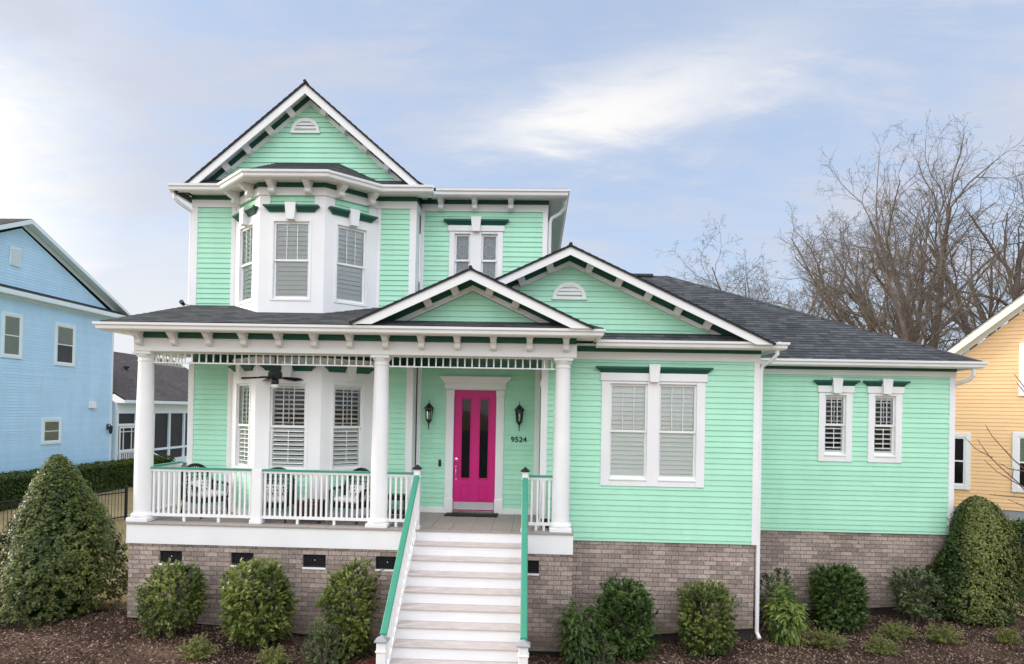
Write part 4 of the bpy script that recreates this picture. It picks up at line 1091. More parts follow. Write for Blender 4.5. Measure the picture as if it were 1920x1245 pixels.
# ------------------------------------------------------------------ ground
GP = np.array([(-7.05, -.1, -1.76), (-5.8, -.76, -1.80), (-4.35, -.75, -1.95), (-2.9, -.87, -2.12), (.5, -.3, -2.2), (1.5, .0, -2.2), (2.4, .2, -2.14), (4.2, .35, -2.05), (5.0, .9, -2.13), (6.3, 1.8, -2.09), (7.9, 1.9, -1.94),
               (9.3, 2.1, -1.95), (-9, -.4, -1.78), (-12, 3, -1.82), (-15, 7, -1.85), (-14, 11, -1.85), (-8, 14, -1.8), (0, -2.6, -2.26), (6, -1, -2.2), (10, -1, -2.15), (14, 5, -1.95), (20, 14, -1.9), (0, 30, -1.8), (-30, 30, -1.8),
               (30, 30, -1.8), (-20, -3, -1.95), (0, -12, -2.3), (-15, -12, -2.2), (15, -12, -2.25), (60, 60, -1.8), (-60, 60, -1.8), (-6, -3, -2.05), (-3, -4, -2.2)])
def gz(x, y):
    d2 = (GP[:, 0] - x) ** 2 + (GP[:, 1] - y) ** 2 + .15; w = d2 ** -1.6
    return float((w * GP[:, 2]).sum() / w.sum())
def sheet(name, xs, ys, m, dz=0.0, keep=None):
    V = []; F = []; nx = len(xs)
    for y in ys:
        for x in xs: V.append((x, y, gz(x, y) + dz + (keep.noise(x, y) if keep else 0)))
    for j in range(len(ys) - 1):
        for i in range(nx - 1):
            if keep and not keep((xs[i] + xs[i + 1]) / 2, (ys[j] + ys[j + 1]) / 2): continue
            q = j * nx + i; F.append((q, q + 1, q + nx + 1, q + nx))
    b = MB(); b.mesh(V, F, m); o = b.build(name, None, True); return structure(o)
def grid(lo, hi, fine0, fine1, fs, cs):
    a = list(np.arange(fine0, fine1 + 1e-6, fs)); l = []; x = fine0
    st = fs
    while x > lo: st *= 1.35; x -= st; l.append(max(x, lo))
    r = []; x = fine1; st = fs
    while x < hi: st *= 1.35; x += st; r.append(min(x, hi))
    return l[::-1] + a + r
sheet('ground', grid(-900, 900, -16, 20, .5, 0), grid(-900, 900, -13, 18, .5, 0), 'lawn')
class Bed:
    def __call__(s, x, y):
        if x < -6.6: return (x + 7.4) ** 2 / 2.6 ** 2 + (y + .9) ** 2 / 1.55 ** 2 < 1
        if x > 8.9: return (x - 9.0) ** 2 / 1.9 ** 2 + (y - 1.0) ** 2 / 2.4 ** 2 < 1
        return -3.4 < y < 2.6
    def noise(s, x, y): return .004 + .03 * (math.sin(3.1 * x + 1.3 * y) * math.sin(2.3 * y - x) * .5 + .5)
bed = Bed()
sheet('mulch_bed', list(np.arange(-10.2, 11.2, .1)), list(np.arange(-3.5, 3.6, .1)), 'mulch', .004, bed)

class ReflectedRoad:  # asphalt added out of view, stretched wide to darken the window reflections
    def __call__(s, x, y): return True
    def noise(s, x, y): return 0
sheet('reflected_road', list(np.arange(-60, 61, 4.0)), list(np.arange(-140, -12.9, 4.2)), 'asphalt', .03, ReflectedRoad())
# ------------------------------------------------------------------ leaf clouds
def leaves(P, Nn, size, mat, name, parent=None, tone=None, aspect=.5, jitter=.9, fold=.25, updir=None):
    """one mesh of many small folded leaves: P centres, Nn facing, size lengths"""
    n = len(P); P = np.asarray(P, float); Nn = np.asarray(Nn, float)
    Nn = Nn + RS.normal(0, jitter * .5, (n, 3)); Nn /= np.linalg.norm(Nn, axis=1)[:, None] + 1e-9
    t = RS.normal(0, 1, (n, 3)) if updir is None else np.asarray(updir, float) + RS.normal(0, .35, (n, 3))
    t -= (t * Nn).sum(1)[:, None] * Nn; t /= np.linalg.norm(t, axis=1)[:, None] + 1e-9
    b = np.cross(Nn, t)
    s = (np.asarray(size, float) * np.ones(n))[:, None]
    w = s * aspect * .5
    v0 = P - t * s * .5; v2 = P + t * s * .5; mid = P - t * s * .05
    v1 = mid + b * w + Nn * w * fold; v3 = mid - b * w + Nn * w * fold
    V = np.stack([v0, v1, v2, v3], 1).reshape(-1, 3)
    me = bpy.data.meshes.new(name)
    me.vertices.add(4 * n); me.vertices.foreach_set('co', V.astype(np.float32).ravel())
    me.loops.add(6 * n); me.polygons.add(2 * n)
    q = np.arange(n)[:, None] * 4
    idx = np.concatenate([q + 0, q + 1, q + 2, q + 0, q + 2, q + 3], 1).ravel()
    me.loops.foreach_set('vertex_index', idx.astype(np.int32))
    me.polygons.foreach_set('loop_start', (np.arange(2 * n) * 3).astype(np.int32))
    try: me.polygons.foreach_set('loop_total', np.full(2 * n, 3, np.int32))
    except Exception: pass
    me.update(calc_edges=True); me.validate()
    at = me.attributes.new('tone', 'FLOAT', 'FACE')
    tn = RS.beta(1.6, 2.2, n) if tone is None else np.clip(tone, 0, 1)
    at.data.foreach_set('value', np.repeat(tn, 2).astype(np.float32))
    me.materials.append(M[mat])
    o = bpy.data.objects.new(name, me); COL.objects.link(o); attach(o, parent); return o

def dirs(n):
    d = RS.normal(0, 1, (n, 3)); return d / np.linalg.norm(d, axis=1)[:, None]
def lumps(d, k, amp, seed):
    """smooth bumpiness over a sphere of directions"""
    r = np.random.RandomState(seed); c = r.normal(0, 1, (k, 3)); c /= np.linalg.norm(c, axis=1)[:, None]
    g = np.exp((d @ c.T - 1) * 14); return 1 + amp * (g * r.uniform(-1, 1, k)[None, :]).sum(1)
def stems(t, x, y, z0, h, spread, n, r, mat='stem', seed=0):
    rr = random.Random(seed); b = MB()
    for k in range(n):
        a = rr.uniform(0, 6.28); s = rr.uniform(.4, 1) * spread
        b.tube([(x + .03 * math.cos(a), y + .03 * math.sin(a), z0 - .03), (x + s * .4 * math.cos(a + .3), y + s * .4 * math.sin(a + .3), z0 + h * .35), (x + s * math.cos(a), y + s * math.sin(a), z0 + h)], [r, r * .8, r * .4], mat, 5)
    return b.build('stem', t)
def shrub(name, label, cat, x, y, w, h, mat, n, leaf, square=2.6, low=.10, seed=1, group=None, depth=None, stemn=6, ragged=.16, aspect=.5, shell=.55, tip=0.0, droop=False):
    z0 = gz(x, y)
    t = thing(name, label, cat, (x, y, z0), group)
    w *= .90; h *= .97
    rx, ry, rz = w / 2, (depth or w) / 2 * .9, (h - low) / 2
    d = dirs(n)
    n = int(n * 2.6); d = dirs(n); e = square
    k = (np.abs(d[:, 0]) ** e + np.abs(d[:, 1]) ** e + np.abs(d[:, 2]) ** e) ** (-1 / e)
    L = lumps(d, 30, ragged * 1.1, seed)
    u = RS.uniform(0, 1, n)
    r = k * L * (shell + (1 - shell) * u ** .45)
    out = RS.uniform(0, 1, n) < .045
    r[out] *= RS.uniform(1.0, 1.0 + ragged, out.sum())
    # open pockets: thin the outer leaves where the growth is weak
    hole = lumps(d, 34, 1.0, seed + 9) - 1
    keep = ~((hole > .42) & (u > .3) & (RS.uniform(0, 1, n) < .6))
    d, r, u = d[keep], r[keep], u[keep]
    # sprigs: leaves gather along short shoots
    per = 7; nc = max(8, len(d) // per)
    C = np.stack([x + d[:nc, 0] * r[:nc] * rx, y + d[:nc, 1] * r[:nc] * ry, z0 + low + rz + d[:nc, 2] * r[:nc] * rz], 1)
    T = d[:nc] * [1, 1, .7] + np.array([0, 0, .55 if not droop else -.25]) + RS.normal(0, .45, (nc, 3)); T /= np.linalg.norm(T, axis=1)[:, None]
    sl = leaf * RS.uniform(.5, 1.35, nc)
    ctone = np.clip(.12 + .62 * RS.beta(1.5, 2.3, nc) + .30 * (lumps(d[:nc], 40, 1.0, seed + 5) - 1), 0, 1)
    f = np.tile(np.linspace(-.4, 1.0, per), nc); rep = np.repeat(np.arange(nc), per)
    sd_ = np.cross(T[rep], RS.normal(0, 1, (nc * per, 3))); sd_ /= np.linalg.norm(sd_, axis=1)[:, None] + 1e-9
    lf = leaf * RS.uniform(.55, 1.3, nc * per)
    U = T[rep] * .75 + sd_ * .8 * (1.15 - np.clip(f, 0, 1))[:, None]
    U /= np.linalg.norm(U, axis=1)[:, None]
    P = C[rep] + T[rep] * (f * sl[rep])[:, None] + U * (lf * .4)[:, None]
    if droop: P[:, 2] -= .25 * leaf * np.clip(f, 0, 1) ** 2; U = U + np.array([0, 0, -.5])
    Nn = np.cross(U, np.cross(np.array([0, -.25, 1.0]), U)) + d[:nc][rep] * .35
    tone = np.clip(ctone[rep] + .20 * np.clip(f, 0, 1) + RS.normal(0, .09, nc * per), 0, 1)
    keep = P[:, 2] > z0 + .03
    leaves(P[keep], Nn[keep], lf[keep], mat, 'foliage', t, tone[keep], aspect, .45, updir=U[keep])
    stems(t, x, y, z0, low + h * .6, w * .3, stemn, .014, 'stem', seed)
    return t
def cone(name, label, x, y, w, h, mat, n, leaf, seed, full=0.0, flat=1.0):
    z0 = gz(x, y); t = thing(name, label, 'shrub', (x, y, z0), 'big cone shrubs at the house corners')
    v = RS.uniform(0, 1, n) ** .8
    a = RS.uniform(0, 2 * np.pi, n)
    prof = np.interp(v, [0, .05, .16, .25, .375, .50, .66, .765, .87, .95, 1.0], np.array([.66, .84, .97, .96, .90, .81, .635, .475, .31, .16, .03]) + full * np.array([0, 0, 0, 0, .03, .06, .10, .12, .13, .11, .02]))
    dd = np.stack([np.cos(a), np.sin(a), v * 2 - 1], 1); dn = dd / np.linalg.norm(dd, axis=1)[:, None]
    L = lumps(dn, 110, .17, seed)
    u = RS.uniform(0, 1, n); r = prof * (w / 2) * L * (.70 + .30 * u ** .5)
    out = RS.uniform(0, 1, n) < .02; r[out] *= RS.uniform(1.0, 1.08, out.sum())
    # leaves gather in small clumps standing off the surface by different amounts
    per = 9; nc = n // per; rep = np.repeat(np.arange(nc), per); m = nc * per
    rc = r[:nc] * RS.uniform(.93, 1.05, nc)
    C = np.stack([x + rc * np.cos(a[:nc]), y + rc * np.sin(a[:nc]) * flat, z0 + .06 + v[:nc] * (h - .06)], 1)
    Nc = np.stack([np.cos(a[:nc]), np.sin(a[:nc]), .30 + .5 * v[:nc]], 1); Nc /= np.linalg.norm(Nc, axis=1)[:, None]
    o = RS.normal(0, 1, (m, 3)); o /= np.linalg.norm(o, axis=1)[:, None]
    o = o + Nc[rep] * .6
    P = C[rep] + o * (leaf * RS.uniform(.35, 1.15, m))[:, None]
    Nn = o * .75 + Nc[rep] * .8 + np.array([0, 0, .35])
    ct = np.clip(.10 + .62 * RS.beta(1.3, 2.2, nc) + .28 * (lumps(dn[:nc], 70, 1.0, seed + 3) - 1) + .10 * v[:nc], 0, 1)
    tone = np.clip(ct[rep] + RS.normal(0, .12, m), 0, 1)
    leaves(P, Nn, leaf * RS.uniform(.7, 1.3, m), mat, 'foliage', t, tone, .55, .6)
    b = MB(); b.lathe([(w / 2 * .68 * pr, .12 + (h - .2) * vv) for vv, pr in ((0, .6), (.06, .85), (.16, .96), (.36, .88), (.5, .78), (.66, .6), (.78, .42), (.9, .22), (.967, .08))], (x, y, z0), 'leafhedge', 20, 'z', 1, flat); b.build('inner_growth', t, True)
    stems(t, x, y, z0, h * .55, w * .18, 7, .022, 'stem', seed)
    b = MB(); b.tube([(x, y, z0 - .05), (x + .02, y, z0 + h * .5), (x, y, z0 + h * .93)], [.07, .045, .01], 'stem', 7); b.build('trunk', t)
    return t
cone('cone_shrub', 'large olive green holly clipped to a cone at the left end of the porch', -8.55, .25, 2.2, 2.86, 'leafcone', 44000, .062, 3)
cone('cone_shrub', 'large dark green rounded cone shrub at the right corner of the green house', 9.08, 2.0, 1.78, 2.47, 'leafcone', 34000, .058, 9, 1.0, .62)
G = 'foundation shrubs along the brick base'
shrub('shrub', 'small loose green shrub on bare stems beside the left cone shrub', 'shrub', -5.86, -.62, .98, 1.24, 'leafshrub', 2500, .072, 3.0, .16, 21, G, .9, 9)
shrub('shrub', 'dense rounded glossy shrub under the second and third foundation vents', 'shrub', -4.40, -.62, 1.18, 1.46, 'leafshrub', 3900, .078, 2.6, .10, 22, G, 1.0, 6)
shrub('shrub', 'tall loose shrub with a straggly top beside the left stair rail', 'shrub', -2.93, -.55, .86, 1.55, 'leafshrub', 2300, .080, 2.4, .08, 23, G, .8, 7, .34)
shrub('low_shrub', 'low grey-leaved shrub in front of the straggly shrub left of the stairs', 'shrub', -3.16, -1.08, .60, .80, 'leafgrey', 1700, .036, 2.3, .03, 24, G, .5, 8, .25, .4)
shrub('shrub', 'dark green dense shrub in front of the middle wing brick, left of the round one', 'shrub', 1.80, .12, 1.02, 1.36, 'leafdark', 3000, .080, 2.9, .06, 25, G, .95, 7, .26)
shrub('shrub', 'round-cornered olive shrub below the wide double window', 'shrub', 3.24, .28, .98, 1.24, 'leafshrub', 3300, .068, 3.2, .08, 26, G, .9, 7)
shrub('broadleaf_shrub', 'loose long-leaved dark green shrub just right of the stairs', 'shrub', .98, -.42, .70, 1.08, 'leafdark', 900, .115, 2.2, .03, 27, G, .6, 8, .3, .32, .4, 1, True)
shrub('low_shrub', 'wispy grey shrub at the foot of the dark shrub right of the stairs', 'shrub', 1.34, -.52, .44, .55, 'leafgrey', 900, .045, 2.2, .02, 28, G, .4, 8, .3, .3)
shrub('broadleaf_shrub', 'light green long-leaved shrub at the foot of the white downspout', 'shrub', 4.90, .86, .62, 1.06, 'leaflime', 950, .11, 2.2, .03, 29, G, .6, 9, .3, .30, .4, 1, True)
shrub('twiggy_shrub', 'sparse dark twiggy shrub against the brick behind the light green long-leaved shrub', 'shrub', 5.06, 1.75, .74, 1.22, 'leafdark', 620, .075, 2.3, .1, 30, G, .5, 14, .3, .4)
shrub('shrub', 'square-clipped dark shrub below the left narrow window', 'shrub', 6.24, 1.78, .96, 1.22, 'leafdark', 3600, .075, 4.2, .05, 31, G, .85, 6, .12)
shrub('shrub', 'thin boxy grey-green shrub on pale bare stems below the right narrow window', 'shrub', 7.76, 1.78, .84, 1.05, 'leafgrey', 1700, .070, 3.4, .22, 32, G, .75, 12, .22)

def spray(label, x, y, w, h, n, seed, mat='leafjuniper'):
    z0 = gz(x, y); t = thing('juniper_seedling', label, 'plant', (x, y, z0), 'young feathery plants in the mulch bed')
    rr = np.random.RandomState(seed); P = []; U = []; b = MB()
    for k in range(n):
        a = rr.uniform(0, 6.28); el = rr.uniform(.45, 1.3); Lh = rr.uniform(.6, 1.0)
        pts = []
        for s in np.linspace(0, 1, 9):
            rr_ = w / 2 * Lh * s * math.cos(el) * 1.5; zz = h * Lh * (s * math.sin(el) - .25 * s * s)
            pts.append((x + rr_ * math.cos(a), y + rr_ * math.sin(a) * .7, z0 + zz))
        b.tube(pts, [.005] * 9, 'stem', 4)
        for p, q in zip(pts, pts[1:]):
            for c in range(5):
                f = rr.uniform(0, 1); pp = np.array(p) * (1 - f) + np.array(q) * f; P.append(pp + rr.normal(0, .012, 3)); U.append(np.array(q) - np.array(p) + rr.normal(0, .04, 3))
    b.build('stem', t); P = np.array(P); U = np.array(U); U /= np.linalg.norm(U, axis=1)[:, None] + 1e-9
    leaves(P, np.tile([0, -.5, .8], (len(P), 1)), .055 * rr.uniform(.6, 1.2, len(P)), mat, 'foliage', t, None, .28, updir=U)
for (x, y, w, h, lb) in ((5.55, .75, .66, .34, 'feathery yellow-green seedling below the square-clipped dark shrub'), (6.42, .45, .54, .36, 'small bushy green seedling nearest the photographer in the right mulch bed'),
                         (7.05, 1.12, .66, .34, 'feathery spreading seedling in front of the thin boxy shrub'), (7.72, .85, .66, .36, 'feathery seedling left of the right cone shrub foot'),
                         (8.86, .82, .40, .32, 'small round seedling in the mulch at the far right'), (-5.05, -1.36, .50, .42, 'spiky green seedling in the left mulch bed below the shrub beside the left cone'),
                         (-3.90, -1.22, .50, .30, 'yellow-green seedling in front of the dense rounded shrub')):
    spray(lb, x, y, w * 1.1, h * 1.55, 60, int(abs(x * 100)))
# red-leaved ground plant by the left stair post
z0 = gz(-2.33, -1.0); t = thing('red_plant', 'low red-leaved plant in the mulch beside the left bottom stair post', 'plant', (-2.33, -1.0, z0))
P = np.stack([RS.normal(-2.33, .17, 420), RS.normal(-1.0, .14, 420), z0 + np.abs(RS.normal(.06, .05, 420))], 1); leaves(P, np.tile([0, -.3, 1], (420, 1)), .05, 'leafred', 'foliage', t)
stems(t, -2.33, -1.0, z0, .1, .12, 7, .005, 'stem', 5)
# unidentified dark fuzzy round top at the stair foot, built as ball on stem
x, y = -.66, -2.95; z0 = gz(x, y); t = thing('dark_fuzzy_ball', 'dark fuzzy round top just peeking up at the bottom of the stairs', 'plant', (x, y, z0))
d = dirs(1800); leaves(np.array([x, y, -1.36]) + d * .145 * RS.uniform(.75, 1.05, (1800, 1)), d, .035, 'blackfuzz', 'foliage', t)
b = MB(); b.tube([(x, y, z0 - .02), (x, y, -1.36)], .02, 'stem', 7); b.build('trunk', t)

# mulch chips and lawn blades: uncountable
n = 75000; X = RS.uniform(-9.6, 10.6, n); Y = RS.uniform(-1.9, 2.3, n)
ok = np.array([bed(a, c) for a, c in zip(X, Y)]); X, Y = X[ok], Y[ok]
Z = np.array([gz(a, c) + bed.noise(a, c) + .012 for a, c in zip(X, Y)])
P = np.stack([X, Y, Z], 1); o = leaves(P, np.tile([0, 0, 1.], (len(P), 1)), RS.uniform(.02, .085, len(P)), 'chip', 'mulch_chips', None, RS.beta(.9, 1.7, len(P)), .32, .9, .1); stuff(o)
o['label'] = 'loose brown wood chips scattered over the planting bed'; o['category'] = 'mulch'
n = 26000; X = RS.uniform(-15.5, -7.2, n); Y = -.9 + RS.uniform(0, 1, n) ** 1.3 * 12
ok = np.array([not bed(a, c) for a, c in zip(X, Y)]); X, Y = X[ok], Y[ok]
P = np.stack([X, Y, [gz(a, c) + .02 for a, c in zip(X, Y)]], 1)
o = leaves(P, RS.normal(0, 1, (len(P), 3)) * [1, 1, .2], .07, 'straw', 'lawn_grass', None, None, .14, .5, .1, np.tile([0, 0, 1.], (len(P), 1))); stuff(o)
o['label'] = 'short tan dormant lawn grass at the left of the house'; o['category'] = 'grass'

# ------------------------------------------------------------------ hedges
def hedge(label, x0, x1, y0, y1, h, n, mat, leaf, name='hedge', seed=1, group=None):
    xc, yc = (x0 + x1) / 2, (y0 + y1) / 2; t = thing(name, label, 'hedge', (xc, yc, gz(xc, yc)), group)
    # leaves over top, ends and both long sides
    A = [(x1 - x0) * (y1 - y0), (y1 - y0) * h, (y1 - y0) * h, (x1 - x0) * h, (x1 - x0) * h]; A = np.array(A) / sum(A)
    f = RS.choice(5, n, p=A); U = RS.uniform(0, 1, n); W = RS.uniform(0, 1, n)
    P = np.zeros((n, 3)); Nn = np.zeros((n, 3)); dz = np.abs(RS.normal(0, .07, n))
    wob = .06 * np.sin(U * 37 + seed) * np.sin(W * 11)
    for k in range(5):
        s = f == k
        if k == 0: P[s] = np.stack([x0 + U[s] * (x1 - x0), y0 + W[s] * (y1 - y0), h - dz[s] + wob[s]], 1); Nn[s] = (0, 0, 1)
        elif k < 3: P[s] = np.stack([np.where(k == 1, x1 - dz[s], x0 + dz[s]) + wob[s], y0 + U[s] * (y1 - y0), W[s] * h], 1); Nn[s] = (1 if k == 1 else -1, 0, .3)
        else: P[s] = np.stack([x0 + U[s] * (x1 - x0), np.where(k == 3, y0 + dz[s], y1 - dz[s]) + wob[s], W[s] * h], 1); Nn[s] = (0, -1 if k == 3 else 1, .3)
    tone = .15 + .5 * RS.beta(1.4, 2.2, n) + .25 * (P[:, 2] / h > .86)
    P[:, 2] += [gz(a, c) for a, c in P[:, :2]] if n < 20000 else gz(xc, yc)
    leaves(P, Nn, leaf * RS.uniform(.7, 1.3, n), mat, 'foliage', t, tone, .55)
    b = MB(); z = gz(xc, yc)
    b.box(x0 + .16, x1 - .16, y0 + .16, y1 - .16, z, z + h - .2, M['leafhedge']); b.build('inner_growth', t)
    return t
hedge('long clipped dark green hedge between the lawn and the blue house', -19.9, -19.0, 5.0, 23.0, 1.28, 18000, 'leafhedge', .11)
hedge('dark row of clipped bushes in front of the apricot house base', 11.9, 17.0, 4.9, 5.6, 1.56, 7500, 'leafdark', .10, 'hedge', 4)
for k, (x, y, w, h, lb) in enumerate(((12.0, 4.35, 1.1, 1.12, 'dark rounded boxwood mound nearer the right cone shrub'), (13.0, 4.0, 1.1, 1.05, 'dark rounded boxwood mound at the right edge of the photo'))):
    shrub('boxwood', lb, 'shrub', x, y, w, h, 'leafhedge', 2600, .05, 2.3, .02, 60 + k, 'boxwood mounds beside the apricot house', w, 5, .06)

# ------------------------------------------------------------------ fences
def picket_fence(label, pts, h, gap, posts, name='metal_fence'):
    t = thing(name, label, 'fence', (*pts[0], gz(*pts[0])), 'black metal fences')
    for (ax, ay), (bx, by_) in zip(pts, pts[1:]):
        L = math.hypot(bx - ax, by_ - ay); n = int(L / gap); za, zb = gz(ax, ay), gz(bx, by_)
        def at(s, z): return (ax + (bx - ax) * s, ay + (by_ - ay) * s, za + (zb - za) * s + z)
        for z in (.12, h - .17, h - .03):
            b = MB(); b.tube([at(0, z), at(1, z)], .019, 'black', 4); b.build('rail', t)
        for k in range(n):
            s = (k + .5) / n
            b = MB(); b.tube([at(s, .03), at(s, h - .01)], .0095, 'black', 4); b.build('picket', t)
        m = max(1, round(L / posts))
        for k in range(m + 1):
            b = MB(); p = at(k / m, -.05); q = at(k / m, h + .04); b.box(p[0] - .032, p[0] + .032, p[1] - .032, p[1] + .032, p[2], q[2], 'black'); b.box(p[0] - .042, p[0] + .042, p[1] - .042, p[1] + .042, q[2], q[2] + .02, 'black'); b.build('post', t)
picket_fence('black metal picket fence in front of the clipped hedge on the left lawn', [(-15.3, 5.4), (-14.82, 7.55), (-13.7, 10.45)], 1.12, .115, 2.6)
picket_fence('black metal picket fence before the dark bushes of the apricot house', [(11.2, 4.6), (16.2, 4.4)], 1.42, .115, 2.4)

# ------------------------------------------------------------------ neighbours
def simple_window(parent, F, w, h, trim, m_glass='glass', blind=True, casing=.12, muntins=0, half=False):
    b = MB(F)
    b.bbox(-w / 2 - casing, -w / 2, -.02, .05, -casing, h + casing, trim, .005); b.bbox(w / 2, w / 2 + casing, -.02, .05, -casing, h + casing, trim, .005)
    b.bbox(-w / 2, w / 2, -.02, .047, h, h + casing, trim, .005); b.bbox(-w / 2, w / 2, -.02, .047, -casing, 0, trim, .005)
    win = b.build('window', parent)
    F = F @ Matrix.Translation((0, .022, 0))
    b = MB(F); s = .04
    for z0, z1, d in ((h / 2 - .02, h, .012), (0, h / 2 + .02, .004)):
        b.box(-w / 2, -w / 2 + s, 0, d, z0, z1, 'white'); b.box(w / 2 - s, w / 2, 0, d, z0, z1, 'white'); b.box(-w / 2 + s, w / 2 - s, 0, d - .001, z0, z0 + s, 'white'); b.box(-w / 2 + s, w / 2 - s, 0, d - .001, z1 - s, z1, 'white')
    for k in range(muntins): x = -w / 2 + w * (k + 1) / (muntins + 1); b.box(x - .012, x + .012, .0, .01, h / 2 + .02, h - s, 'white')
    b.build('sash', win)
    b = MB(F); b.add([(-w / 2, .002, 0), (w / 2, .002, 0), (w / 2, .002, h), (-w / 2, .002, h)], 'glass'); b.build('glass_pane', win)
    b = MB(F); b.add([(-w / 2, -.015, 0), (w / 2, -.015, 0), (w / 2, -.015, h), (-w / 2, -.015, h)], 'dark')
    if blind:
        z1 = h * (.5 if half else 1); n = int(z1 / .055)
        zo = (h - z1) if half else 0
        for k in range(n): z = zo + z1 * k / n; b.prism([(-w / 2 + .03, -.010, z + .004), (-w / 2 + .03, -.003, z + .05), (-w / 2 + .03, -.005, z + .052), (-w / 2 + .03, -.013, z + .006)], (w - .06, 0, 0), 'blind')
    b.build('blind', win)
    return win
# blue house: gable end facing the lawn (+X)
BXW = -20.37; gb = -1.9
BLUE = thing('blue_house', 'sky blue two-storey clapboard house with pale trim at the left edge', 'house', (-24, 14, gb))
FB = frame((BXW, 0, 0), (0, 1, 0), (1, 0, 0))
def bclap(polys, F=FB, ex=.118, m='blue', parent=BLUE):
    b = MB(); u = F.to_3x3() @ Vector((1, 0, 0)); n = F.to_3x3() @ Vector((0, 1, 0))
    for p in polys: b.lap([F @ Vector((a, 0, c)) for a, c in p], u, (0, 0, 1), n, ex, .012, m)
    return b.build('wall', parent)
y0, y1, ym = 8.02, 19.69, 13.86
bclap([[(y0, gb), (y1, gb), (y1, 6.31), (y0, 6.31)]]); bclap([[(y0 + .35, 6.54), (y1 - .35, 6.54), (ym, 9.02)]])
b = MB(); b.box(BXW - 10, BXW - .001, y0, y0 + .1, gb, 6.31, 'blue'); b.box(BXW - 10, BXW - .001, y1 - .1, y1, gb, 6.31, 'blue'); b.box(BXW - 10, BXW - 9.9, y0 + .1, y1 - .1, gb, 6.31, 'blue'); b.build('wall', BLUE)
for yy in (y0, y1 - .11):
    b = MB(); b.bbox(BXW - .02, BXW + .025, yy - .01, yy + .12, gb, 6.31, 'bluetrim', .006); b.build('corner_board', BLUE)
mb = MB(); sl = .437; xf = BXW + .42; zp = 9.39; hw = 6.76; k = math.hypot(1, sl)
roof_plane(mb, [(xf, ym, zp), (BXW - 10.4, ym, zp), (BXW - 10.4, ym - hw, zp - sl * hw), (xf, ym - hw, zp - sl * hw)], (0, 1, sl), (0, -sl, 1), 'brownroof')
roof_plane(mb, [(xf, ym, zp), (BXW - 10.4, ym, zp), (BXW - 10.4, ym + hw, zp - sl * hw), (xf, ym + hw, zp - sl * hw)], (0, -1, sl), (0, sl, 1), 'brownroof')
mb.build('roof', BLUE)
b = MB(); b.prism([(xf, ym - hw, zp - sl * hw - .01), (xf, ym, zp - .01), (xf, ym + hw, zp - sl * hw - .01), (xf, ym + hw - .3, zp - sl * hw - .01), (xf, ym, zp - .19), (xf, ym - hw + .3, zp - sl * hw - .01)], (.03, 0, 0), 'bluetrim'); b.build('rake_board', BLUE)
b = MB()
for sg in (-1, 1): b.prism([(BXW, ym, zp - .06), (BXW, ym + sg * hw, zp - .06 - sl * hw), (BXW, ym + sg * hw, zp - .08 - sl * hw), (BXW, ym, zp - .08)], (.42, 0, 0), 'bluetrim'); b.prism([(BXW, ym, zp - .10), (BXW, ym + sg * (hw - .2), zp - .10 - sl * (hw - .2)), (BXW, ym + sg * (hw - .6), zp - .10 - sl * (hw - .2)), (BXW, ym, zp - .28)], (.03, 0, 0), 'bluetrim')
b.build('rake_soffit', BLUE)
mb = MB(); roof_plane(mb, [(BXW + .40, y0 - .6, 6.44), (BXW + .40, y1 + .6, 6.44), (BXW, y1 + .2, 6.64), (BXW, y0 - .2, 6.64)], (-.4, 0, .16), (.16, 0, .4), 'brownroof'); mb.build('pent_roof', BLUE)
b = MB(); b.box(BXW + .38, BXW + .41, y0 - .6, y1 + .62, 6.24, 6.43, 'bluetrim'); b.box(BXW, BXW + .38, y0 - .5, y1 + .5, 6.24, 6.26, 'bluetrim'); b.box(BXW, BXW + .03, y0, y1, 6.14, 6.24, 'bluetrim'); b.build('fascia', BLUE)
for yc, zb, w, h, half in ((13.48, 3.93, .79, 1.54, False), (16.39, 3.83, .99, 1.59, True), (15.72, .46, .89, .87, False)):
    simple_window(BLUE, frame((BXW + .012, yc, zb), (0, 1, 0), (1, 0, 0)), w, h, 'bluetrim', half=half)
b = MB(frame((BXW + .012, 13.54, 7.43), (0, 1, 0), (1, 0, 0))); b.bbox(-.27, .27, 0, .04, 0, .77, 'bluetrim', .006)
for k in range(10): b.prism([(-.22, .04, .06 + .066 * k), (-.22, .065, .05 + .066 * k), (-.22, .065, .065 + .066 * k), (-.22, .04, .10 + .066 * k)], (.44, 0, 0), 'bluetrim')
b.build('gable_vent', BLUE)
b = MB(frame((BXW + .012, 18.19, 1.89), (0, 1, 0), (1, 0, 0))); b.prism([(-.16, 0, 0), (-.16, .15, 0), (-.16, .13, .28), (-.16, 0, .32)], (.32, 0, 0), 'white'); b.build('vent_hood', BLUE)
t = thing('wall_lamp', 'dark lantern on the far corner of the blue house wall', 'wall lamp', (BXW, 19.38, .8))
b = MB(); b.bbox(BXW + .012, BXW + .03, 19.31, 19.45, .85, 1.12, 'black', .005); b.tube([(BXW + .03, 19.38, 1.04), (BXW + .14, 19.38, 1.14), (BXW + .18, 19.38, 1.04)], .018, 'black', 6); b.build('wall_plate', t)
b = MB(); b.lathe([(.01, .38), (.11, .28), (.10, .25), (.075, .0), (.02, -.05)], (BXW + .18, 19.38, .70), 'ventmesh', 6); b.build('lamp_shade', t)

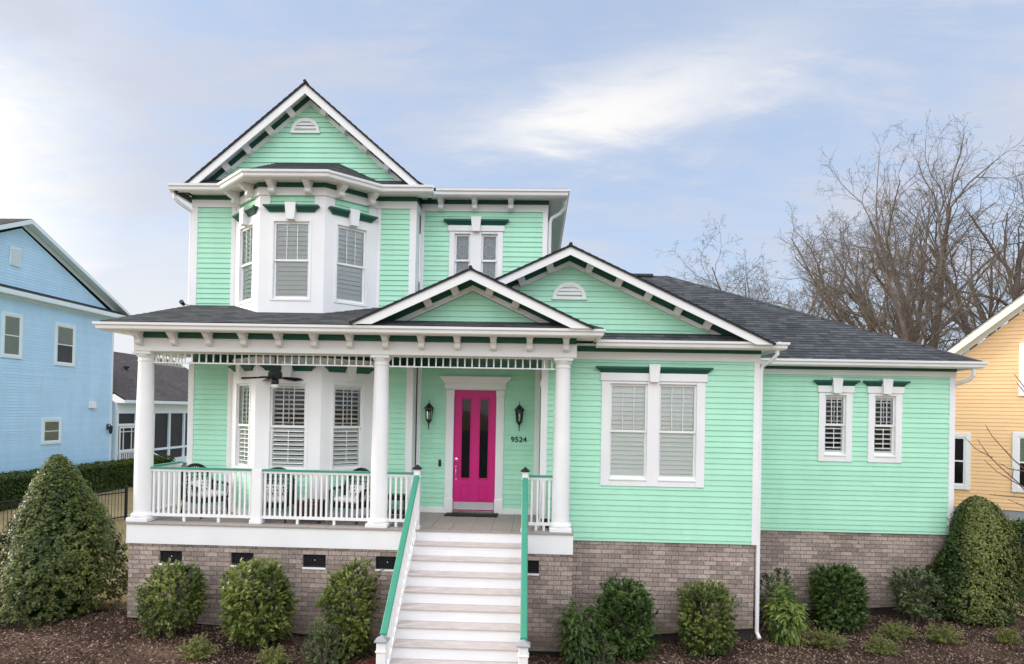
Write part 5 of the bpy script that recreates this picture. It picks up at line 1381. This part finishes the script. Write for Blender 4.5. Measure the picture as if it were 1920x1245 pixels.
# screened porch wing behind the blue house
PW = thing('screened_porch', 'one-storey screened porch wing with a grey-brown roof behind the blue house', 'building', (-22, 26, gb))
xw = -20.33; py0, py1 = 20.0, 33.0; xr = -24.9; xe = xw + .45; ps = (5.20 - 2.33) / (xe - xr)
mb = MB(); roof_plane(mb, [(xe, py0 - .05, 2.33), (xe, py1, 2.33), (xr, py1, 5.20), (xr, py0 - .05, 5.20)], (-1, 0, ps), (ps, 0, 1), 'brownroof')
roof_plane(mb, [(xr, py0 - .05, 5.20), (xr, py1, 5.20), (2 * xr - xe, py1, 2.33), (2 * xr - xe, py0 - .05, 2.33)], (1, 0, ps), (-ps, 0, 1), 'brownroof'); mb.build('roof', PW)
b = MB(); b.box(xe - .01, xe + .06, py0 - .06, py1, 2.15, 2.31, 'bluetrim'); b.box(xw, xe - .01, py0 - .05, py1, 2.14, 2.16, 'bluetrim'); b.build('fascia', PW)
b = MB(); b.box(xw - .05, xw + .05, py0 - .05, py1, 1.63, 2.14, 'bluetrim'); b.build('frieze', PW)
b = MB(); b.add([(xw - .04, py0, -.9), (xw - .04, py1, -.9), (xw - .04, py1, 1.63), (xw - .04, py0, 1.63)], 'screen'); b.build('screen', PW)
b = MB(); b.add([(xw - .02, py0, -.9), (xw - .02, py0, 2.14), (xr, py0, 5.1), (2 * xr - xw, py0, 2.14), (2 * xr - xw, py0, -.9)], 'bluetrim'); b.build('end_wall', PW)
b = MB(); b.box(xw - 8, xw - .05, py0, py1, gb, -1.02, 'grey'); b.box(xw - .05, xw + .14, py0 - .05, py1, -1.25, -.90, 'bluetrim'); b.build('base', PW)
for k in range(9):
    yy = py0 + .03 + 1.54 * k
    b = MB(); b.box(xw - .04, xw + .06, yy - .065, yy + .065, -.90, 1.63, 'bluetrim'); b.build('post', PW)
b = MB(); b.box(xw - .03, xw + .04, py0 + .1, py1, -.38, -.26, 'bluetrim'); b.build('mid_rail', PW)
b = MB()
for a0, a1, c0, c1 in ((.15, .22, -.88, .98), (1.36, 1.43, -.88, .98), (.22, 1.36, .90, .98), (.22, 1.36, .70, .74), (.44, .48, -.20, .90), (1.10, 1.14, -.20, .90), (.22, 1.36, -.24, -.17)): b.box(xw + .06, xw + .09, py0 + a0, py0 + a1, c0, c1, 'white')
b.build('door', PW)
b = MB(); b.box(xw + .0, xw + .07, py0 + .1, py0 + 1.5, 1.00, 1.12, 'bluetrim'); b.build('door_head', PW)
for k in range(9):
    b = MB(); yy = py0 + .2 + .15 * k; b.box(xw + .10, xw + .13, yy, yy + .05, -.88, -.32, 'white'); b.build('baluster', PW)
b = MB(); b.box(xw + .095, xw + .135, py0 + .12, py0 + 1.56, -.32, -.25, 'white'); b.tube([(xw + .12, py0 + 2.6, -.35), (xw + 1.5, py0 + 3.4, -1.3)], .036, 'white', 5); b.build('stair_rail', PW)
b = MB(); b.lathe([(.06, 0), (.06, .27), (.17, .30), (.17, .37), (.03, .42)], (-22.8, 24.6, 3.85), 'ventmesh', 10); b.build('roof_vent', PW)

# apricot house on the right, turned a little towards the street
ang = rad(-29); OP = Vector((11.43, 7.0, 0))
FO = frame(OP[:], (math.cos(ang), math.sin(ang), 0), (math.sin(ang), -math.cos(ang), 0))
ORANGE = thing('apricot_house', 'apricot yellow clapboard house with cream trim at the right edge', 'house', tuple(FO @ Vector((4, -3, -1.95))))
osl = .857; oz = lambda s: 3.985 + osl * s
pk_s = 4.4; s0, s1 = -.55, 9.35
def P_(s, o, z): return FO @ Vector((s, o, z))
b = MB(); u = FO.to_3x3() @ Vector((1, 0, 0)); n = FO.to_3x3() @ Vector((0, 1, 0))
wz = -.295; off = -.40
for poly in ([(s0, wz), (s1, wz), (s1, oz(s0) - .5), (s0, oz(s0) - .5)], [(s0, oz(s0) - .5), (s1, oz(s0) - .5), (pk_s, oz(pk_s) - .42)]):
    b.lap([P_(s, off, z) for s, z in poly], u, (0, 0, 1), n, .103, .012, 'orange')
b.build('wall', ORANGE)
b = MB(FO); b.box(s0, s0 + .1, -9, off - .01, -2.2, oz(s0) - .4, 'orange'); b.box(s1 - .1, s1, -9, off - .01, -2.2, oz(s0) - .4, 'orange'); b.box(s0 + .1, s1 - .1, -9, -8.9, -2.2, oz(s0) - .4, 'orange'); b.build('wall', ORANGE)
b = MB(FO); b.box(s0 + .02, s1 - .02, off - .1, off - .012, -2.4, wz - .01, 'grey'); b.build('foundation', ORANGE)
mb = MB(FO)
lo = s0 - .5
for sg, e0 in ((1, lo), (-1, 2 * pk_s - lo)):
    q = [(e0, .03, oz(lo)), (pk_s, .03, oz(pk_s)), (pk_s, -9.3, oz(pk_s)), (e0, -9.3, oz(lo))]
    roof_plane(mb, q, (sg, 0, osl), (-sg * osl, 0, 1), 'brownroof')
mb.build('roof', ORANGE)
b = MB(FO)
for sg in (1, -1):
    e0 = lo if sg == 1 else 2 * pk_s - lo
    b.prism([(e0, 0, oz(lo) - .01), (pk_s, 0, oz(pk_s) - .01), (pk_s, 0, oz(pk_s) - .26), (e0, 0, oz(lo) - .26)], (0, .03, 0), 'cream')
b.build('rake_board', ORANGE)
b = MB(FO)
for sg in (1, -1):
    e0 = lo if sg == 1 else 2 * pk_s - lo
    b.prism([(e0, off, oz(lo) - .10), (pk_s, off, oz(pk_s) - .10), (pk_s, off, oz(pk_s) - .12), (e0, off, oz(lo) - .12)], (0, -off, 0), 'cream')
    b.prism([(e0, off, oz(lo) - .12), (pk_s, off, oz(pk_s) - .12), (pk_s, off, oz(pk_s) - .42), (e0, off, oz(lo) - .42)], (0, .03, 0), 'cream')
b.build('rake_soffit', ORANGE)
for sc, zb, w, h, mu in ((.275, .31, .52, 1.32, 1), (2.10, .33, .80, 1.36, 0), (2.22, 2.90, .80, 1.18, 0)):
    simple_window(ORANGE, FO @ Matrix.Translation((sc, off + .013, zb)), w, h, 'white', casing=.125, blind=sc > 1, half=sc > 1, muntins=mu)

# ------------------------------------------------------------------ bare trees
def bare_tree(label, x, y, h, r0, seed, fork=5, first=.2, wide=.5, bark='bark', lean=(0, 0), sprigs=1.0, name='bare_tree', group='leafless trees behind the houses', droop=.0, bole=.50, limb=.80):
    """limbs rise from a short bole, bend outwards and upwards, and split into ever finer twigs"""
    rr = random.Random(seed); z0 = gz(x, y); t = thing(name, label, 'tree', (x, y, z0), group)
    tb, cbm = MB(), MB()
    ratio = (limb, .55, .50, .46, .42)
    kids = (fork, 9, 6, 5, 4)
    def branch(p, d, L, r, lv, up):
        n = (8, 7, 5, 4, 3, 3)[lv]; pts = [p]; rs = [r]; q = p.copy(); dd = d.copy()
        for i in range(n):
            j = (.07, .10, .20, .30, .36, .4)[lv]
            dd = (dd + Vector((rr.gauss(0, j), rr.gauss(0, j), rr.gauss(0, j) + up))).normalized()
            q = q + dd * (L / n); pts.append(q.copy()); rs.append(max(.0055, r * (1 - (.45 if lv == 0 else .7) * (i + 1) / n)))
        (tb if lv < 2 else cbm).tube(pts, rs, bark, 8 if lv == 0 else (6 if lv == 1 else (4 if lv == 2 else 3)), cap=False)
        if lv >= 5: return
        m = kids[lv] if lv < 5 else 0
        if lv >= 2: m = max(2, int(round(m * sprigs * rr.uniform(.7, 1.3))))
        for k in range(m):
            lo = first if lv == 0 else (.34 if lv == 1 else .2)
            f = (lo + (1 - lo) * (k + rr.uniform(.1, .9)) / m); fi = min(n - .001, f * n); i = int(fi); w = fi - i
            pp = pts[i].lerp(pts[i + 1], w); rc = rs[i] * (1 - w) + rs[i + 1] * w
            base = (pts[i + 1] - pts[i]).normalized()
            side = Matrix.Rotation(k * 2.4 + rr.uniform(-.6, .6), 3, base) @ base.orthogonal().normalized()
            sp = wide * rr.uniform(.65, 1.4) * (1, 1.0, 1.25, 1.45, 1.5)[lv]
            nd = (base + side * math.tan(min(1.2, sp))).normalized()
            Lc = L * ratio[lv] * rr.uniform(.75, 1.2) * (1.15 - .45 * f if lv else 1.25 - .4 * f)
            branch(pp, nd, Lc, max(.0065, rc * rr.uniform(.46, .68)), lv + 1, (.05, .055, .03, .02, .0)[lv] - droop)
    branch(Vector((x, y, z0 - .1)), Vector((lean[0], lean[1], 1)).normalized(), h * bole, r0, 0, .02)
    tb.build('trunk', t, True); cbm.build('crown', t)
    return t
bare_tree('huge leafless tree with many upright limbs behind the apricot house', 27.6, 27.0, 24.5, .80, 4, 8, .22, .40, lean=(.0, 0), sprigs=1.05, bole=.27, limb=1.75)
bare_tree('tall leafless tree with fanning limbs left of the huge one', 23.9, 28.5, 25.5, .64, 12, 8, .22, .38, lean=(-.02, 0), sprigs=1.05, bole=.27, limb=1.75)
bare_tree('pale-limbed leafless tree rising above the middle of the right hip roof', 18.5, 24.0, 18.0, .36, 23, 7, .35, .55, lean=(-.02, 0), bole=.48, limb=.78)
bare_tree('small spreading leafless tree low over the hip roof, farthest left', 12.3, 25.0, 15.0, .24, 31, 7, .38, .72, sprigs=.9)
bare_tree('crooked leafless tree over the hip roof, between the small and the pale-limbed trees', 15.4, 26.0, 18.0, .27, 44, 7, .34, .66, lean=(-.06, 0), sprigs=.9)
bare_tree('low brushy leafless tree behind the right end of the hip roof', 20.9, 22.5, 11.5, .2, 52, 7, .15, .6, 'barkdark', sprigs=.9)
# foreground twigs of a young tree standing just outside the frame
t = thing('young_tree', 'bare reddish twigs of a young tree reaching in from the right edge', 'tree', (8.75, -.7, gz(8.75, -.7)))
z0 = gz(8.75, -.7); b = MB(); b.tube([(8.75, -.7, z0 - .05), (8.72, -.68, -.9), (8.70, -.66, .2), (8.68, -.64, 1.2), (8.66, -.64, 2.2)], [.04, .034, .028, .022, .012], 'twig', 8); b.build('trunk', t, True)
b = MB(); Y = -.6
for br in ([(8.69, .35), (8.17, .9), (7.99, 1.12), (7.75, 1.33), (7.54, 1.51), (7.43, 1.66), (7.34, 1.8)], [(7.54, 1.51), (7.32, 1.64), (7.15, 1.83)], [(8.68, .8), (8.17, 1.26), (7.92, 1.49), (7.74, 1.68), (7.56, 1.86), (7.46, 2.03)],
           [(8.69, .5), (8.17, 1.0), (7.98, 1.1), (7.66, 1.28), (7.44, 1.47)], [(8.70, .75), (8.17, .87), (7.77, .89), (7.53, .91)], [(8.70, .35), (8.18, .69), (7.85, .84)], [(8.66, 1.9), (8.15, 2.54), (7.92, 2.87)],
           [(8.66, 1.95), (8.15, 2.47), (7.95, 2.74)], [(8.68, 1.0), (8.17, 1.29), (7.87, 1.33), (7.68, 1.43)], [(7.88, 1.2), (7.93, 1.35)], [(8.67, 1.4), (8.4, 1.7), (8.2, 2.1)]):
    n = len(br); b.tube([(x, Y - .05 * (k == 0) + .02 * math.sin(9 * x), z) for k, (x, z) in enumerate(br)], [.013 - .009 * k / (n - 1) for k in range(n)] if br[0][0] > 8 else [.008 - .004 * k / (n - 1) for k in range(n)], 'twig', 5)
    for k in range(1, n):
        (x0, q0), (x1, q1) = br[k - 1], br[k]
        b.lathe([(.001, -.012), (.008, 0), (.001, .016)], ((x0 * .4 + x1 * .6), Y, q0 * .4 + q1 * .6 + .006), 'twig', 5)
b.build('branch', t, True)

# ------------------------------------------------------------------ camera
def camera():
    f, oy, yaw, pitch, roll = 1228.6, 139.6, -.0342, .0074, -.0192
    cy, sy = math.cos(yaw), math.sin(yaw); cp, sp = math.cos(pitch), math.sin(pitch); cr, sr = math.cos(roll), math.sin(roll)
    A = Matrix(((cy, -sy, 0), (sy, cy, 0), (0, 0, 1))); B = Matrix(((1, 0, 0), (0, cp, sp), (0, -sp, cp))); C = Matrix(((cr, 0, -sr), (0, 1, 0), (sr, 0, cr)))
    R = C @ B @ A
    right, fwd, up = R[0], R[1], R[2]
    cd = bpy.data.cameras.new('camera'); o = bpy.data.objects.new('camera', cd); COL.objects.link(o)
    m = Matrix.Identity(4)
    for i in range(3): m[i][0], m[i][1], m[i][2] = right[i], up[i], -fwd[i]
    m[0][3], m[1][3], m[2][3] = .157, -11.475, 2.109
    o.matrix_world = m
    cd.sensor_width = 36; cd.lens = f / 1920 * 36; cd.shift_y = oy / 1920; cd.clip_end = 3000; cd.clip_start = .1
    S.camera = o
camera()

# ------------------------------------------------------------------ sky and light
SUN_AZ, SUN_EL = rad(-88), rad(20)                                 # azimuth from +Y, negative = to the left
sd = Vector((math.sin(SUN_AZ) * math.cos(SUN_EL), math.cos(SUN_AZ) * math.cos(SUN_EL), math.sin(SUN_EL)))
w = bpy.data.worlds.new('World'); S.world = w; w.use_nodes = True
nt = w.node_tree; N, L = nt.nodes, nt.links; bg = N['Background']
sky = N.new('ShaderNodeTexSky'); sky.sky_type = 'NISHITA'; sky.sun_disc = False; sky.sun_elevation = SUN_EL; sky.sun_rotation = SUN_AZ
sky.air_density = 1.0; sky.dust_density = .8; sky.ozone_density = 2.0
tc = N.new('ShaderNodeTexCoord')
def math_(op, a=None, b=None, c=None):
    m = N.new('ShaderNodeMath'); m.operation = op
    for k, v in enumerate((a, b, c)):
        if v is None: continue
        if isinstance(v, (int, float)): m.inputs[k].default_value = v
        else: L.new(v, m.inputs[k])
    return m.outputs[0]
sep = N.new('ShaderNodeSeparateXYZ'); L.new(tc.outputs['Generated'], sep.inputs[0])
X_, Y_, Z_ = sep.outputs
den = math_('ADD', math_('MAXIMUM', Z_, 0.0), .16)
cx_, cy_ = math_('DIVIDE', X_, den), math_('DIVIDE', Y_, den)
cmb = N.new('ShaderNodeCombineXYZ'); L.new(cx_, cmb.inputs[0]); L.new(cy_, cmb.inputs[1])
def noise(scale, detail, rough, sc=(1, 1, 1), rot=0, dist=0.0):
    mp = N.new('ShaderNodeMapping'); mp.inputs['Scale'].default_value = sc; mp.inputs['Rotation'].default_value = (0, 0, rot); L.new(cmb.outputs[0], mp.inputs['Vector'])
    n = N.new('ShaderNodeTexNoise'); n.inputs['Scale'].default_value = scale; n.inputs['Detail'].default_value = detail; n.inputs['Roughness'].default_value = rough; n.inputs['Distortion'].default_value = dist
    L.new(mp.outputs[0], n.inputs['Vector']); return n.outputs['Fac']
def smooth(v, a, b, lo=0.0, hi=1.0):
    m = N.new('ShaderNodeMapRange'); m.interpolation_type = 'SMOOTHERSTEP'; m.inputs[1].default_value = a; m.inputs[2].default_value = b; m.inputs[3].default_value = lo; m.inputs[4].default_value = hi
    L.new(v, m.inputs[0]); return m.outputs[0]
az = math_('ARCTAN2', X_, Y_)                                      # 0 = straight behind the house
el = math_('ARCSINE', Z_)
n1 = noise(.55, 8, .58, (1, 1.5, 1), .5, .5); n2 = noise(1.5, 8, .62, (1, 2.6, 1), .75, .6); n3 = noise(4.5, 6, .65, (1, 2.0, 1), .6, .8)
mixn = math_('ADD', math_('ADD', math_('MULTIPLY', n1, .55), math_('MULTIPLY', n2, .33)), math_('MULTIPLY', n3, .12))
base = smooth(mixn, .40, .62)
# a long bright streak climbing to the right, and a bright bank low on the left
d1 = math_('SUBTRACT', el, math_('ADD', math_('MULTIPLY', az, .16), .412))
d1 = math_('ADD', d1, math_('ADD', math_('MULTIPLY', math_('SUBTRACT', n2, .5), .14), math_('MULTIPLY', math_('SUBTRACT', n3, .5), .06)))
wid = math_('MULTIPLY_ADD', az, .075, .050)
streak = math_('MULTIPLY', math_('POWER', 2.718, math_('MULTIPLY', math_('POWER', math_('DIVIDE', d1, wid), 2.0), -1.0)), smooth(az, -.25, .06))
streak = math_('MULTIPLY', math_('MULTIPLY', streak, smooth(az, .62, .04, .12, 1.0)), smooth(mixn, .30, .52, .45, 1.0))
left = math_('MULTIPLY', smooth(math_('ADD', az, math_('MULTIPLY', math_('SUBTRACT', n1, .5), .35)), -.44, -.74), smooth(math_('ADD', el, math_('MULTIPLY', math_('SUBTRACT', n2, .5), .40)), .56, .26))
low = math_('MULTIPLY', smooth(math_('ADD', el, math_('MULTIPLY', math_('SUBTRACT', n2, .5), .18)), .38, .12), smooth(az, .35, -.35))
cloud = math_('MINIMUM', math_('MAXIMUM', math_('MAXIMUM', math_('MULTIPLY', base, .92), math_('MULTIPLY', streak, .95)), math_('MAXIMUM', math_('MULTIPLY', left, .92), math_('MULTIPLY', low, .85))), 1.0)
ccol = N.new('ShaderNodeMix'); ccol.data_type = 'RGBA'
ccol.inputs['A'].default_value = (3.0, 3.14, 3.62, 1); ccol.inputs['B'].default_value = (5.3, 5.15, 4.85, 1)
L.new(math_('MAXIMUM', math_('MAXIMUM', math_('MULTIPLY', left, 1.0), math_('MULTIPLY', low, .40)), math_('MULTIPLY', streak, .75)), ccol.inputs['Factor'])
mx = N.new('ShaderNodeMix'); mx.data_type = 'RGBA'
L.new(cloud, mx.inputs['Factor']); L.new(sky.outputs[0], mx.inputs['A']); L.new(ccol.outputs['Result'], mx.inputs['B'])
# thin high veil everywhere keeps the blue pale
veil = N.new('ShaderNodeMix'); veil.data_type = 'RGBA'; veil.inputs['Factor'].default_value = .55
veil.inputs['B'].default_value = (3.0, 3.5, 4.5, 1)
L.new(sky.outputs[0], veil.inputs['A']); L.new(veil.outputs['Result'], mx.inputs['A'])
# unseen bright bank added behind the camera to fill the facade with light
fill_bank = math_('MULTIPLY', math_('MULTIPLY', smooth(Y_, .05, -.50), smooth(Z_,    .10, .52, .08, 1.0)), smooth(n1, .15, .55, .55, 1.0))
sb_ = N.new('ShaderNodeMix'); sb_.data_type = 'RGBA'; L.new(fill_bank, sb_.inputs['Factor']); L.new(mx.outputs['Result'], sb_.inputs['A']); sb_.inputs['B'].default_value = (11.4, 11.6, 12.2, 1)
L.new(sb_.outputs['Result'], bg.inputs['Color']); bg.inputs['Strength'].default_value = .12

ld = bpy.data.lights.new('sun', 'SUN'); ld.energy = 1.8; ld.angle = rad(14); ld.color = (1.0, .90, .76)
lo_ = bpy.data.objects.new('sun', ld); COL.objects.link(lo_)
lo_.rotation_euler = sd.to_track_quat('Z', 'Y').to_euler()

S.view_settings.view_transform = 'Standard'; S.view_settings.look = 'None'; S.view_settings.gamma = 1.0
S.view_settings.exposure = 0.86
S.cycles.max_bounces = 6; S.cycles.transparent_max_bounces = 12
S.cycles.use_denoising = True
